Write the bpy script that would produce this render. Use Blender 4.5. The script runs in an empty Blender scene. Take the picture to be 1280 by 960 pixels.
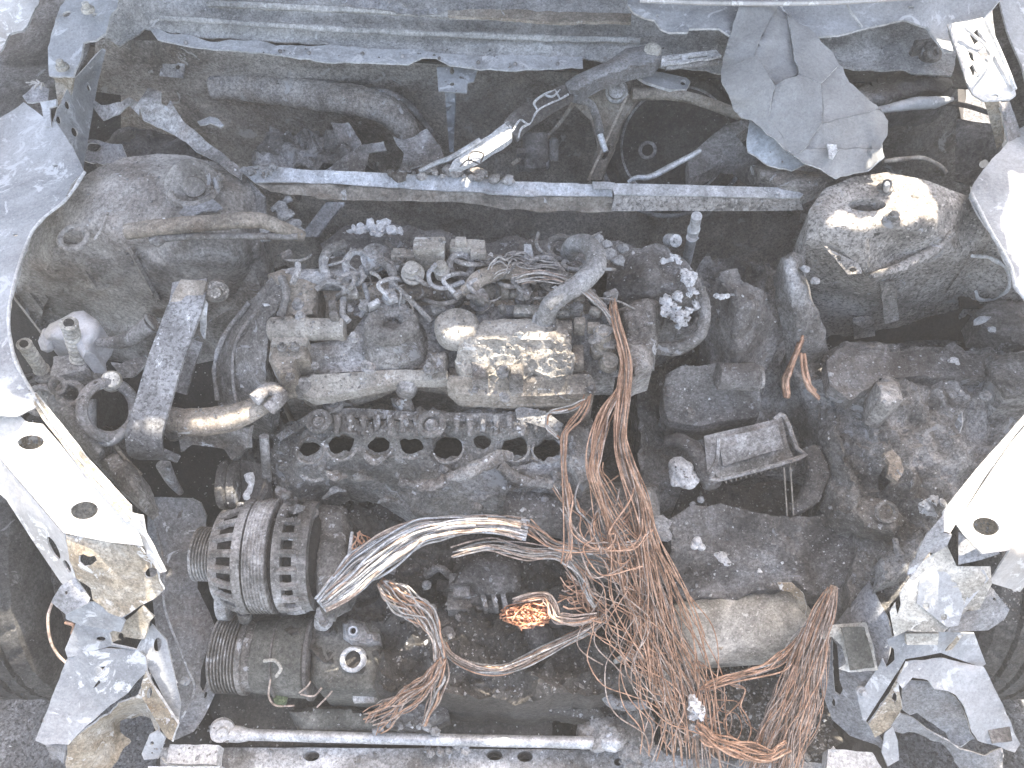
import bpy, bmesh, math, random
import numpy as np
from mathutils import Vector, Matrix, Quaternion
from mathutils.geometry import delaunay_2d_cdt

# ---------------------------------------------------------------- camera, sky, sun, exposure
R = math.radians
SC = bpy.context.scene
C = SC.collection
CAM = Vector((0.0, -0.746, 1.915)); PITCH = 55.0; FOC = 640 / math.tan(R(32.5))
cd = bpy.data.cameras.new('camera'); cam = bpy.data.objects.new('camera', cd); C.objects.link(cam)
cam.location = CAM; cam.rotation_euler = (R(90 - PITCH), 0, 0)
cd.sensor_fit = 'HORIZONTAL'; cd.angle = R(65); cd.clip_start = 0.02; cd.clip_end = 500
SC.camera = cam
SUN = Vector((0.20, 0.38, 0.90)).normalized()
wd = bpy.data.worlds.new('World'); SC.world = wd; wd.use_nodes = True
nt = wd.node_tree; bg = nt.nodes['Background']
sky = nt.nodes.new('ShaderNodeTexSky'); sky.sky_type = 'NISHITA'; sky.sun_disc = False
sky.sun_elevation = math.asin(SUN.z); sky.sun_rotation = math.atan2(SUN.x, SUN.y)
sky.air_density = 1.0; sky.dust_density = 4.0; sky.ozone_density = 0.3
nt.links.new(sky.outputs[0], bg.inputs[0]); bg.inputs[1].default_value = 0.15
sl = bpy.data.lights.new('sun', 'SUN'); sl.energy = 4.2; sl.angle = R(0.5); sl.color = (1, .955, .89)
so = bpy.data.objects.new('sun', sl); C.objects.link(so); so.location = (3, 3, 6)
so.rotation_euler = SUN.to_track_quat('Z', 'Y').to_euler()
SC.view_settings.view_transform = 'Standard'; SC.view_settings.look = 'None'
SC.view_settings.exposure = 2.3; SC.view_settings.gamma = 1.0
SC.view_settings.use_white_balance = True; SC.view_settings.white_balance_temperature = 7500; SC.view_settings.white_balance_tint = 10
SC.cycles.max_bounces = 6; SC.cycles.use_denoising = True

# ---------------------------------------------------------------- noise (numpy value noise)
def _h(ix, iy, iz, s):
    n = (ix * 374761393 + iy * 668265263 + iz * 2147483647 + s * 1274126177) & 0xFFFFFFFF
    n = ((n ^ (n >> 13)) * 1274126177) & 0xFFFFFFFF
    n = ((n ^ (n >> 16)) * 2246822519) & 0xFFFFFFFF
    return ((n ^ (n >> 15)) & 0xFFFF) / 65535.0
def vn(P, s=0):
    P = np.asarray(P, float); I = np.floor(P).astype(np.int64); F = P - I; F = F * F * (3 - 2 * F)
    r = 0
    for a in (0, 1):
        for b in (0, 1):
            for c in (0, 1):
                w = (F[:, 0] if a else 1 - F[:, 0]) * (F[:, 1] if b else 1 - F[:, 1]) * (F[:, 2] if c else 1 - F[:, 2])
                r = r + w * _h(I[:, 0] + a, I[:, 1] + b, I[:, 2] + c, s)
    return r * 2 - 1
def fbm(P, f, o=4, s=0, g=.5):
    P = np.asarray(P, float) * f; a = 1; t = 0
    for i in range(o):
        t = t + a * vn(P + i * 17.3, s + i); P = P * 2.03; a *= g
    return t
def ridge(P, f, o=3, s=0):
    P = np.asarray(P, float) * f; a = 1; t = 0
    for i in range(o):
        t = t + a * (1 - 2 * np.abs(vn(P + i * 9.1, s + i))); P = P * 2.1; a *= .5
    return t

# ---------------------------------------------------------------- pixel of the 1280x960 photo + height above ground -> point in the place
cS, sS = math.cos(R(90 - PITCH)), math.sin(R(90 - PITCH))
def WA(A):
    A = np.asarray(A, float); xc = (A[:, 0] - 640) / FOC; yc = -(A[:, 1] - 480) / FOC
    dy = yc * cS + sS; dz = yc * sS - cS; t = (A[:, 2] - CAM.z) / dz
    return np.stack([CAM.x + xc * t, CAM.y + dy * t, A[:, 2]], 1)
def W(x, y, z): return Vector([float(q) for q in WA([(x, y, z)])[0]])
def RP(x, y, z, r):                                  # size in metres of r pixels at that place
    yc = -(y - 480) / FOC
    return float(r * ((z - CAM.z) / (yc * sS - cS)) / FOC)

# ---------------------------------------------------------------- materials
MATS = {}
def burnt(name, dark, mid, light, white=None, wamt=0.0, speck=.5, rust=0.0, rough=.8, metal=0.0, bump=.5, scale=7.0, bscale=70.0, wscale=22.0, spscale=260.0, rustc=(.20, .12, .075), grit=None):
    if name in MATS: return MATS[name]
    m = bpy.data.materials.new(name); m.use_nodes = True; t = m.node_tree; N = t.nodes; L = t.links
    b = N['Principled BSDF']; b.inputs['Roughness'].default_value = rough; b.inputs['Metallic'].default_value = metal
    b.inputs['Specular IOR Level'].default_value = .35
    g = N.new('ShaderNodeNewGeometry'); pos = g.outputs['Position']
    def noise(sc, det=6, ro=.6, dist=0):
        n = N.new('ShaderNodeTexNoise'); n.inputs['Scale'].default_value = sc; n.inputs['Detail'].default_value = det
        n.inputs['Roughness'].default_value = ro; n.inputs['Distortion'].default_value = dist; L.new(pos, n.inputs['Vector']); return n.outputs[0]
    def ramp(src, stops):
        r = N.new('ShaderNodeValToRGB'); e = r.color_ramp.elements
        while len(e) < len(stops): e.new(.5)
        for k, (p, c) in enumerate(stops): e[k].position = p; e[k].color = (*c, 1) if len(c) == 3 else c
        L.new(src, r.inputs[0]); return r.outputs[0]
    def mix(f, a, c, mode='MIX'):
        x = N.new('ShaderNodeMix'); x.data_type = 'RGBA'; x.blend_type = mode
        for s, v in ((0, f), (6, a), (7, c)):
            if isinstance(v, (float, int)): x.inputs[s].default_value = v
            elif isinstance(v, tuple): x.inputs[s].default_value = (*v, 1)
            else: L.new(v, x.inputs[s])
        return x.outputs[2]
    col = ramp(noise(scale, 9, .68, .6), [(.38, dark), (.5, mid), (.64, light)])
    if rust: col = mix(ramp(noise(scale * 1.7, 7, .65), [(.52 - .12 * rust, (0, 0, 0)), (.72, (rust,) * 3)]), col, rustc)
    gr = grit if grit is not None else .5
    col = mix(1.0, col, ramp(noise(150, 6, .8), [(.40, (1 - .72 * gr,) * 3), (.5, (1,) * 3), (.62, (1 + .9 * gr,) * 3)]), 'MULTIPLY')
    col = mix(1.0, col, ramp(noise(32, 5, .7, .4), [(.38, (1 - .28 * gr,) * 3), (.5, (1,) * 3), (.64, (1 + .3 * gr,) * 3)]), 'MULTIPLY')
    if speck:
        col = mix(1.0, col, ramp(noise(spscale, 3, .7), [(.38, (1 - .7 * speck,) * 3), (.5, (1,) * 3)]), 'MULTIPLY')
        v = ramp(noise(spscale * .6, 2, .8), [(.60, (0, 0, 0)), (.68, (speck * .7,) * 3)])
        col = mix(v, col, tuple(min(1, c * 1.9 + .04) for c in mid))
    if wamt:
        w = ramp(noise(wscale, 9, .72, .8), [(.66 - .26 * wamt, (0, 0, 0)), (.69 - .26 * wamt, (1, 1, 1))])
        col = mix(w, col, white or (.62, .64, .67))
    L.new(col, b.inputs['Base Color'])
    bm = N.new('ShaderNodeBump'); bm.inputs['Strength'].default_value = bump; bm.inputs['Distance'].default_value = .007
    L.new(noise(bscale, 10, .72), bm.inputs['Height'])
    b2 = N.new('ShaderNodeBump'); b2.inputs['Strength'].default_value = bump * .6; b2.inputs['Distance'].default_value = .002
    L.new(noise(bscale * 6, 4, .7), b2.inputs['Height']); L.new(bm.outputs[0], b2.inputs['Normal']); L.new(b2.outputs[0], b.inputs['Normal'])
    rr = N.new('ShaderNodeMapRange'); rr.inputs[3].default_value = max(.2, rough - .18); rr.inputs[4].default_value = min(1, rough + .15)
    L.new(noise(scale * 4, 5), rr.inputs[0]); L.new(rr.outputs[0], b.inputs['Roughness'])
    MATS[name] = m; return m

SOOT_AND_SHADE = burnt('soot', (0.046, 0.042, 0.039), (0.078, 0.073, 0.068), (0.130, 0.125, 0.120), bump=.9)  # sooty parts, plus recesses where its dark tone paints in shade
BLACK = burnt('black_recess', (.02, .019, .018), (.03, .028, .027), (.05, .047, .045), bump=.6, grit=0.5)  # for blackened parts, and for shade painted into holes and ports
CHAR = burnt('charred_plastic', (0.058, 0.054, 0.052), (0.138, 0.131, 0.128), (0.282, 0.280, 0.282), wamt=.12, white=(.3, .31, .33), bump=1.0, bscale=55)
CHARL = burnt('ashy_charred_plastic', (0.090, 0.086, 0.082), (0.227, 0.220, 0.213), (0.480, 0.480, 0.492), wamt=.25, white=(.36, .37, .39), bump=1.0, bscale=60)
CRUST = burnt('ash_crust', (0.097, 0.092, 0.084), (0.250, 0.237, 0.227), (0.547, 0.536, 0.527), wamt=.3, white=(.42, .43, .45), bump=1.0, bscale=80, rust=.3)
DUSTY = burnt('dusty_metal', (0.100, 0.097, 0.093), (0.246, 0.243, 0.243), (0.527, 0.536, 0.556), wamt=.18, white=(.42, .44, .47), rust=.25, bump=.35, rough=.65)
TAN = burnt('tan_baked_metal', (.13, .118, .105), (.26, .235, .205), (.44, .405, .365), wamt=.15, white=(.45, .45, .45), rust=.3, bump=.35, grit=0.4)
PANEL = burnt('scorched_panel', (.22, .235, .255), (.33, .348, .372), (.44, .46, .49), wamt=.35, white=(.52, .545, .575), rust=.12, bump=.18, rough=.5, scale=5, speck=.25, grit=0.16)
PANELG = burnt('grey_panel', (0.149, 0.153, 0.161), (0.241, 0.250, 0.265), (0.356, 0.368, 0.397), wamt=.2, white=(.5, .52, .56), rust=.3, bump=.25, rough=.55, scale=6, grit=0.4)
PANELW = burnt('pale_panel', (.38, .37, .36), (.52, .51, .50), (.66, .66, .66), wamt=.4, white=(.78, .78, .77), rust=.25, rustc=(.40, .31, .22), bump=.12, rough=.5, scale=5, speck=.15, grit=0.1)
RUSTP = burnt('rusty_pale_plate', (.24, .20, .15), (.36, .32, .26), (.52, .50, .46), wamt=.35, white=(.62, .62, .61), rust=.5, rustc=(.22, .15, .09), bump=.3, rough=.7, scale=10, grit=0.4)
TOWER = burnt('speckled_tower_steel', (0.156, 0.149, 0.140), (0.287, 0.270, 0.254), (0.455, 0.437, 0.427), wamt=.2, white=(.33, .34, .36), rust=.12, speck=.9, spscale=170, bump=.35, rough=.7, grit=0.4)
TOWERL = burnt('brown_tower_steel', (0.151, 0.142, 0.132), (0.296, 0.284, 0.273), (0.536, 0.523, 0.510), wamt=.15, white=(.36, .37, .39), rust=.3, speck=.5, spscale=190, bump=.4, rough=.7, grit=0.4)
EDGE = burnt('torn_edge_highlight', (.4, .4, .4), (.55, .56, .57), (.7, .71, .73), bump=.3, rough=.5, speck=.2, grit=0.3)  # pale torn rims; the light they catch is put into the colour
ALU = burnt('bare_aluminium', (.34, .35, .37), (.48, .50, .53), (.64, .66, .70), wamt=.2, white=(.75, .76, .78), metal=.35, rough=.45, bump=.25, scale=20, grit=.25)
OXIDE = burnt('white_oxide', (.5, .51, .53), (.68, .69, .71), (.82, .83, .85), bump=.9, rough=.9, speck=.4, bscale=120, grit=0.35)
ASH = burnt('grey_ash', (.22, .22, .22), (.33, .335, .345), (.46, .47, .49), bump=1.0, rough=.95, bscale=100, grit=0.45)
CREAM = burnt('cream_baked_alloy', (0.240, 0.235, 0.220), (0.484, 0.473, 0.440), (0.690, 0.678, 0.644), wamt=.15, white=(.6, .6, .58), rust=.4, rustc=(.28, .25, .19), bump=.25, rough=.6, scale=9, grit=0.3)
GREENISH = burnt('greenish_iron', (.055, .056, .052), (.105, .106, .098), (.18, .18, .17), wamt=.1, white=(.26, .27, .28), bump=.5, grit=0.45)
RUBBER = burnt('burnt_rubber', (0.046, 0.044, 0.044), (0.078, 0.077, 0.075), (0.130, 0.130, 0.130), wamt=.1, white=(.2, .2, .21), bump=.6, rough=.85)
HOSE = burnt('ashen_hose', (.17, .17, .17), (.25, .252, .258), (.33, .335, .345), wamt=.1, white=(.45, .46, .48), rust=.12, bump=.4, scale=14, grit=0.45)
SHEET = burnt('flaked_grey_sheet', (0.264, 0.270, 0.275), (0.308, 0.316, 0.325), (0.380, 0.389, 0.402), bump=.2, rough=.6, speck=.2, scale=9, grit=0.12)
SHEETB = burnt('bluish_flake', (.26, .30, .34), (.38, .43, .48), (.52, .57, .62), bump=.2, rough=.45, speck=.2, rust=.3, rustc=(.3, .24, .2), grit=0.25)
COPPER = burnt('bare_copper', (.26, .15, .10), (.47, .285, .20), (.66, .45, .34), metal=.25, rough=.45, bump=.2, speck=.3, scale=40, grit=0.3)
COPPERB = burnt('bright_copper', (0.336, 0.152, 0.088), (0.528, 0.264, 0.167), (0.666, 0.378, 0.270), metal=.3, rough=.4, bump=.2, speck=.2, scale=40, grit=0.2)
COPPERG = burnt('greyed_copper', (.18, .14, .12), (.38, .30, .26), (.54, .46, .41), metal=.15, rough=.6, bump=.3, speck=.4, scale=40, grit=0.4)
WIREG = burnt('ashen_wire', (.25, .24, .23), (.38, .365, .355), (.52, .50, .49), rough=.7, bump=.3, speck=.3, scale=50, grit=0.4)
ASPH = burnt('asphalt', (.10, .103, .108), (.15, .155, .165), (.23, .24, .255), wamt=.05, speck=1.0, spscale=130, bump=1.0, bscale=150, rough=.9, scale=12)

BAKED = burnt('baked_cream_alloy', (.20, .19, .175), (.34, .325, .30), (.48, .465, .44), wamt=.2, white=(.55, .55, .54), bump=.4, grit=.3, rust=.25)
FLANGE = burnt('peeled_pale_flange', (.36, .37, .39), (.52, .54, .57), (.64, .66, .69), wamt=.3, white=(.72, .73, .75), bump=.2, rough=.5, grit=.2, speck=.3, scale=14)
COWL = burnt('ashen_cowl', (0.264, 0.270, 0.275), (0.414, 0.420, 0.425), (0.576, 0.582, 0.588), wamt=.2, white=(.58, .59, .6), rust=.15, rustc=(.3, .26, .22), bump=.5, rough=.8, grit=.35)
WALL = burnt('ashy_firewall', (0.156, 0.144, 0.132), (0.325, 0.305, 0.286), (0.494, 0.474, 0.455), wamt=.25, white=(.46, .46, .46), rust=.4, rustc=(.24, .18, .13), bump=.5, rough=.9, grit=.5, scale=5)
# ---------------------------------------------------------------- objects
def thing(name, label, cat, loc, group=None):
    o = bpy.data.objects.new(name, None); C.objects.link(o); o.empty_display_size = .03
    o.location = Vector(loc); o['label'] = label; o['category'] = cat
    if group: o['group'] = group
    return o
def rootloc(p):
    while p.parent: p = p.parent
    return p.location
SPLIT = {'arm_stub', 'boss', 'mounting_ear', 'clamp', 'ring_mount', 'small_rings', 'solenoid_body', 'solenoid_coil', 'end_connector', 'casing_block', 'casing_step', 'cage_ring', 'housing_seam', 'melted_fold', 'flange_rib', 'sump_rib', 'winding', 'cover_seam', 'rim_rail', 'lattice_rail', 'block'}
def mk(name, geo, mat, parent=None, sharp=38, matidx=None, tag=None):
    """geo: one (V,F) or a list of them -> one mesh object; vertices come in world coordinates"""
    if isinstance(geo, tuple): geo = [geo]
    if name in SPLIT and len(geo) > 1:
        for g_ in geo[1:]: mk(name, g_, mat, parent, sharp)
        geo = geo[:1]
    Vs, Fs, Ms, n = [], [], [], 0
    for g in geo:
        V = np.asarray(g[0], float).reshape(-1, 3); Vs.append(V)
        Fs += [tuple(i + n for i in f) for f in g[1]]
        Ms += list(g[2]) if len(g) > 2 else [0] * len(g[1]); n += len(V)
    V = np.concatenate(Vs)
    base = Vector((0, 0, 0)) if parent is None else rootloc(parent)
    if parent is None: base = Vector((V[:, 0].mean(), V[:, 1].mean(), V[:, 2].min()))
    me = bpy.data.meshes.new(name); me.from_pydata((V - np.array(base)).tolist(), [], Fs)
    mats = mat if isinstance(mat, (list, tuple)) else [mat]
    for m in mats: me.materials.append(m)
    if len(mats) > 1: me.polygons.foreach_set('material_index', Ms)
    me.polygons.foreach_set('use_smooth', [True] * len(me.polygons))
    if sharp < 180: me.set_sharp_from_angle(angle=R(sharp))
    me.update()
    o = bpy.data.objects.new(name, me); C.objects.link(o)
    if parent is not None: o.parent = parent
    else: o.location = base
    if tag:
        o['label'] = tag[0]
        if len(tag) > 1: o['category'] = tag[1]
        if len(tag) > 2 and tag[2]: o['group'] = tag[2]
    return o

# ---------------------------------------------------------------- 2-D regions
def inpoly(P, Q):
    P = np.asarray(P, float); Q = np.asarray(Q, float)[:, :2]; x, y = P[:, 0], P[:, 1]; r = np.zeros(len(P), bool)
    for (x1, y1), (x2, y2) in zip(Q, np.roll(Q, -1, 0)):
        if y1 == y2: continue
        r ^= ((y1 > y) != (y2 > y)) & (x < (x2 - x1) * (y - y1) / (y2 - y1) + x1)
    return r
def edist(P, Q):
    P = np.asarray(P, float)[:, :2]; Q = np.asarray(Q, float)[:, :2]; d = np.full(len(P), 1e9)
    for a, b in zip(Q, np.roll(Q, -1, 0)):
        ab = b - a; t = np.clip(((P - a) @ ab) / max(1e-9, ab @ ab), 0, 1); d = np.minimum(d, np.hypot(*(P - a - t[:, None] * ab).T))
    return d
def dense(Q, step):
    out = []; Q = [tuple(q[:2]) for q in Q]
    for a, b in zip(Q, Q[1:] + Q[:1]):
        n = max(1, int(math.hypot(b[0] - a[0], b[1] - a[1]) / step))
        for k in range(n): out.append((a[0] + (b[0] - a[0]) * k / n, a[1] + (b[1] - a[1]) * k / n))
    return np.array(out)
def smooth_poly(Q, it=1):
    Q = [tuple(q) for q in Q]
    for _ in range(it):
        o = []
        for a, b in zip(Q, Q[1:] + Q[:1]):
            o.append(tuple(.75 * i + .25 * j for i, j in zip(a, b))); o.append(tuple(.25 * i + .75 * j for i, j in zip(a, b)))
        Q = o
    return Q
def ell(cx, cy, rx, ry=None, rot=0, n=18):
    ry = ry or rx; a = R(rot)
    return [(cx + rx * math.cos(t) * math.cos(a) - ry * math.sin(t) * math.sin(a), cy + rx * math.cos(t) * math.sin(a) + ry * math.sin(t) * math.cos(a)) for t in [2 * math.pi * k / n for k in range(n)]]
def ragify(Q, amp, seed, f=.07):
    P = np.c_[Q, np.zeros(len(Q))]
    return Q + amp * np.stack([fbm(P + 3, f, 3, seed), fbm(P + 71, f, 3, seed + 5)], 1)
def zfit(P, ctrl):
    """height at 2-D points P from control points (x,y,z): Delaunay, linear"""
    ctrl = np.asarray(ctrl, float)
    if np.ptp(ctrl[:, 2]) < 1e-9: return np.full(len(P), ctrl[0, 2])
    r = delaunay_2d_cdt([Vector(c[:2]) for c in ctrl], [], [], 0, 1e-4)
    vs = np.array([tuple(v) for v in r[0]]); ids = [o[0] for o in r[3]]; zs = ctrl[ids, 2]
    d2 = ((P[:, None, :] - ctrl[None, :, :2]) ** 2).sum(2) + 1e-6; w = 1 / d2 ** 1.5
    z = (w * ctrl[:, 2]).sum(1) / w.sum(1)
    for f in r[2]:
        a, b, c = vs[list(f)]; m = np.array([b - a, c - a]).T; det = m[0, 0] * m[1, 1] - m[0, 1] * m[1, 0]
        if abs(det) < 1e-6: continue
        q = P - a; u = (q[:, 0] * m[1, 1] - q[:, 1] * m[0, 1]) / det; v = (q[:, 1] * m[0, 0] - q[:, 0] * m[1, 0]) / det
        k = (u >= -1e-3) & (v >= -1e-3) & (u + v <= 1.001); za, zb, zc = zs[list(f)]
        z[k] = (za + u * (zb - za) + v * (zc - za))[k]
    return z
def region(poly, holes, step, rag, seed):
    rng = np.random.default_rng(seed)
    loops = [dense(poly, step)] + [dense(h, min(step, 4)) for h in holes]
    if rag: loops[0] = ragify(loops[0], rag, seed)
    if rag: loops[1:] = [ragify(l, min(rag, 2) * .5, seed + 9) for l in loops[1:]]
    lo, hi = loops[0].min(0), loops[0].max(0)
    gx, gy = np.meshgrid(np.arange(lo[0], hi[0], step), np.arange(lo[1], hi[1], step * .87)); gx = gx + (np.arange(gx.shape[0])[:, None] % 2) * step / 2
    G = np.stack([gx.ravel(), gy.ravel()], 1) + rng.uniform(-.18, .18, (gx.size, 2)) * step
    k = inpoly(G, loops[0]) & (edist(G, loops[0]) > step * .5)
    for h in loops[1:]: k &= ~inpoly(G, h) & (edist(G, h) > step * .4)
    G = G[k]; pts = np.concatenate(loops + [G]); E = []; n = 0
    for l in loops: E += [(n + i, n + (i + 1) % len(l)) for i in range(len(l))]; n += len(l)
    r = delaunay_2d_cdt([Vector(p) for p in pts], E, [], 0, 1e-5)
    V = np.array([tuple(v) for v in r[0]]); F = np.array([f for f in r[2] if len(f) == 3])
    c = V[F].mean(1); k = inpoly(c, loops[0])
    for h in loops[1:]: k &= ~inpoly(c, h)
    F = F[k]; used = np.unique(F); mp = -np.ones(len(V), int); mp[used] = np.arange(len(used)); V = V[used]; F = mp[F]
    a = V[F]; cr = (a[:, 1, 0] - a[:, 0, 0]) * (a[:, 2, 1] - a[:, 0, 1]) - (a[:, 1, 1] - a[:, 0, 1]) * (a[:, 2, 0] - a[:, 0, 0])
    F[cr > 0] = F[cr > 0][:, ::-1]          # photo y runs down: this winding faces up
    return V, F, loops
def boundary(F):
    d = {}
    for f in F:
        for i in range(3):
            e = (int(f[i]), int(f[(i + 1) % 3])); d[e] = 1
    return [e for e in d if (e[1], e[0]) not in d]
def vnorm(V, F):
    n = np.cross(V[F[:, 1]] - V[F[:, 0]], V[F[:, 2]] - V[F[:, 0]]); N = np.zeros_like(V)
    for i in range(3): np.add.at(N, F[:, i], n)
    return N / np.maximum(1e-12, np.linalg.norm(N, axis=1))[:, None]
def patch(poly, z=None, ctrl=(), holes=(), th=.002, step=7, rag=0, amp=.0, freq=14, seed=1, dome=0, edge=14, skirt=0, relax=1, fine=0, ridges=0, rimmat=1, fn=None):
    """sheet (th) or solid mass with sides going down (skirt). poly in photo pixels, with heights -> (V,F,materials)"""
    poly = [tuple(p) if len(p) > 2 else (*p, z) for p in poly]
    hl = [ell(*h) if not isinstance(h, list) else h for h in holes]
    V2, F, loops = region(poly, hl, step, rag, seed)
    zz = zfit(V2, list(poly) + list(ctrl))
    if relax:
        nb = np.zeros(len(V2)); ii = np.concatenate([F[:, [0, 1]], F[:, [1, 2]], F[:, [2, 0]]])
        for _ in range(relax):
            s = np.zeros(len(V2)); nb[:] = 0
            np.add.at(s, ii[:, 0], zz[ii[:, 1]]); np.add.at(nb, ii[:, 0], 1); zz = .5 * zz + .5 * s / np.maximum(nb, 1)
    if dome:
        e = np.clip(edist(V2, loops[0]) / edge, 0, 1); zz = zz + dome * np.sqrt(np.maximum(0, 1 - (1 - e) ** 2))
    P = WA(np.c_[V2, zz])
    if amp: P[:, 2] += amp * fbm(P, freq, 5, seed); P[:, :2] += .35 * amp * np.stack([fbm(P, freq * 1.5, 3, seed + 20), fbm(P, freq * 1.5, 3, seed + 40)], 1)
    if ridges: P[:, 2] += ridges * ridge(P, freq * 1.6, 4, seed + 3)
    if fine: P[:, 2] += fine * fbm(P, 110, 3, seed + 7)
    if fn: P = fn(P, V2)
    B = boundary(F); n = len(P); N = vnorm(P, F)
    if skirt:
        bi = sorted({i for e in B for i in e}); mp = {b: n + k for k, b in enumerate(bi)}; Q = P[bi].copy(); Q[:, 2] -= skirt
        faces = [tuple(f) for f in F.tolist()] + [(b, a, mp[a], mp[b]) for a, b in B]
        return np.concatenate([P, Q]), faces, [0] * len(faces)
    Q = P - N * th
    faces = [tuple(f) for f in F.tolist()] + [(c + n, b + n, a + n) for a, b, c in F.tolist()] + [(b, a, a + n, b + n) for a, b in B]
    return np.concatenate([P, Q]), faces, [0] * (2 * len(F)) + [rimmat] * len(B)

# ---------------------------------------------------------------- 3-D shapes
def spline(pts, n=8):
    pts = [Vector(p) for p in pts]
    if len(pts) < 3: return [pts[0].lerp(pts[1], k / n) for k in range(n + 1)]
    P = [2 * pts[0] - pts[1]] + pts + [2 * pts[-1] - pts[-2]]; out = []
    for i in range(1, len(P) - 2):
        a, b, c, d = P[i - 1:i + 3]
        for k in range(n):
            t = k / n; out.append(.5 * ((2 * b) + (c - a) * t + (2 * a - 5 * b + 4 * c - d) * t * t + (3 * b - a - 3 * c + d) * t ** 3))
    return out + [pts[-1]]
def tubeg(path, r, seg=10, cap=True, amp=0, freq=60, seed=3, flat=1.0):
    path = [Vector(p) for p in path]; n = len(path); rs = r if hasattr(r, '__len__') else [r] * n
    if len(rs) != n: rs = np.interp(np.linspace(0, 1, n), np.linspace(0, 1, len(rs)), rs)
    rs = [float(q) for q in rs]; V, F = [], []; t0 = (path[1] - path[0]).normalized(); u = t0.orthogonal().normalized() if abs(t0.z) > .9 else Vector((0, 0, 1)).cross(t0).normalized()
    for i, p in enumerate(path):
        t = (path[min(i + 1, n - 1)] - path[max(i - 1, 0)]).normalized(); u = (u - t * u.dot(t)).normalized(); v = t.cross(u)
        for k in range(seg):
            a = 2 * math.pi * k / seg; V.append(p + rs[i] * (u * math.cos(a) + v * math.sin(a) * flat))
    for i in range(n - 1):
        for k in range(seg):
            a, b = i * seg + k, i * seg + (k + 1) % seg; F.append((a, b, b + seg, a + seg))
    if cap: F.append(tuple(range(seg))[::-1]); F.append(tuple((n - 1) * seg + k for k in range(seg)))
    V = np.array([tuple(v) for v in V])
    if amp:
        ctr = np.repeat(np.array([tuple(p) for p in path]), seg, 0); d = V - ctr; V = ctr + d * (1 + amp * fbm(V, freq, 4, seed))[:, None]
    return V, F
def tp(pts, rpx, n=8, **k):          # tube through (px,py,z) points, radius in pixels
    x, y, z = pts[len(pts) // 2]; s = RP(x, y, z, 1)
    return tubeg(spline([W(*p) for p in pts], n), [q * s for q in rpx] if hasattr(rpx, '__len__') else rpx * s, **k)
def rev(A, B, prof, seg=28, amp=0, freq=40, seed=2, caps=True):
    """profile [(t,r)] revolved about the line A-B; t as a share of its length, r in metres"""
    A, B = Vector(A), Vector(B); ax = B - A; d = ax.normalized(); u = d.orthogonal().normalized(); v = d.cross(u); V, F = [], []
    for t, r in prof:
        for k in range(seg):
            a = 2 * math.pi * k / seg; V.append(A + ax * t + r * (u * math.cos(a) + v * math.sin(a)))
    m = len(prof)
    for i in range(m - 1):
        for k in range(seg):
            a, b = i * seg + k, i * seg + (k + 1) % seg; F.append((a, b, b + seg, a + seg))
    if caps: F.append(tuple(range(seg))[::-1]); F.append(tuple((m - 1) * seg + k for k in range(seg)))
    V = np.array([tuple(x) for x in V])
    if amp: V = V + amp * np.stack([fbm(V + o, freq, 4, seed) for o in (0, 5, 9)], 1)
    return V, F
def rp(a, b, prof, **k):             # rev with pixel end points and pixel radii
    s = float(RP(*a, 1)); return rev(W(*a), W(*b), [(t, r * s) for t, r in prof], **k)
def boxg(c, size, rot=0, tilt=0, roll=0, bev=.003, sub=0, amp=0, freq=40, seed=5):
    bm = bmesh.new(); bmesh.ops.create_cube(bm, size=1); bmesh.ops.scale(bm, vec=size, verts=bm.verts)
    if bev: bmesh.ops.bevel(bm, geom=bm.edges[:], offset=min(bev, min(size) * .3), segments=2, affect='EDGES', profile=.6)
    if sub: bmesh.ops.subdivide_edges(bm, edges=bm.edges[:], cuts=sub, use_grid_fill=True)
    M = Matrix.Translation(Vector(c)) @ Matrix.Rotation(R(rot), 4, 'Z') @ Matrix.Rotation(R(tilt), 4, 'X') @ Matrix.Rotation(R(roll), 4, 'Y')
    bm.transform(M); bm.verts.index_update(); V = np.array([tuple(v.co) for v in bm.verts]); F = [tuple(v.index for v in f.verts) for f in bm.faces]; bm.free()
    if amp: V = V + amp * np.stack([fbm(V + o, freq, 4, seed) for o in (0, 5, 9)], 1)
    return V, F
def bp(x, y, z, sx, sy, sz, **k):    # box at pixel place, sizes in pixels of that place
    s = RP(x, y, z, 1); return boxg(W(x, y, z), (sx * s, sy * s, sz * s), **k)
def rockg(c, r, seed=1, sq=(1, 1, .6), sub=2, amp=.45, freq=None):
    bm = bmesh.new(); bmesh.ops.create_icosphere(bm, subdivisions=sub, radius=1); V = np.array([tuple(v.co) for v in bm.verts]); F = [tuple(v.index for v in f.verts) for f in bm.faces]; bm.free()
    V = V * (1 + amp * fbm(V + seed * 3.7, 1.3, 4, seed))[:, None] * np.array(sq) * r
    a = seed * 1.7; c0, s0 = math.cos(a), math.sin(a); V[:, :2] = V[:, :2] @ np.array([[c0, s0], [-s0, c0]])
    return V + np.array(tuple(c)), F
def torus(c, nrm, R1, r, seg=28, s2=8, arc=360, a0=0, amp=0):
    n = Vector(nrm).normalized(); u = n.orthogonal().normalized(); v = n.cross(u)
    pts = [Vector(c) + R1 * (u * math.cos(R(a0 + arc * k / seg)) + v * math.sin(R(a0 + arc * k / seg))) for k in range(seg + 1)]
    return tubeg(pts, r, s2, cap=arc < 360, amp=amp)
VIEW = Vector((0, -.42, .9)).normalized()
_bolt = {}
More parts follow.
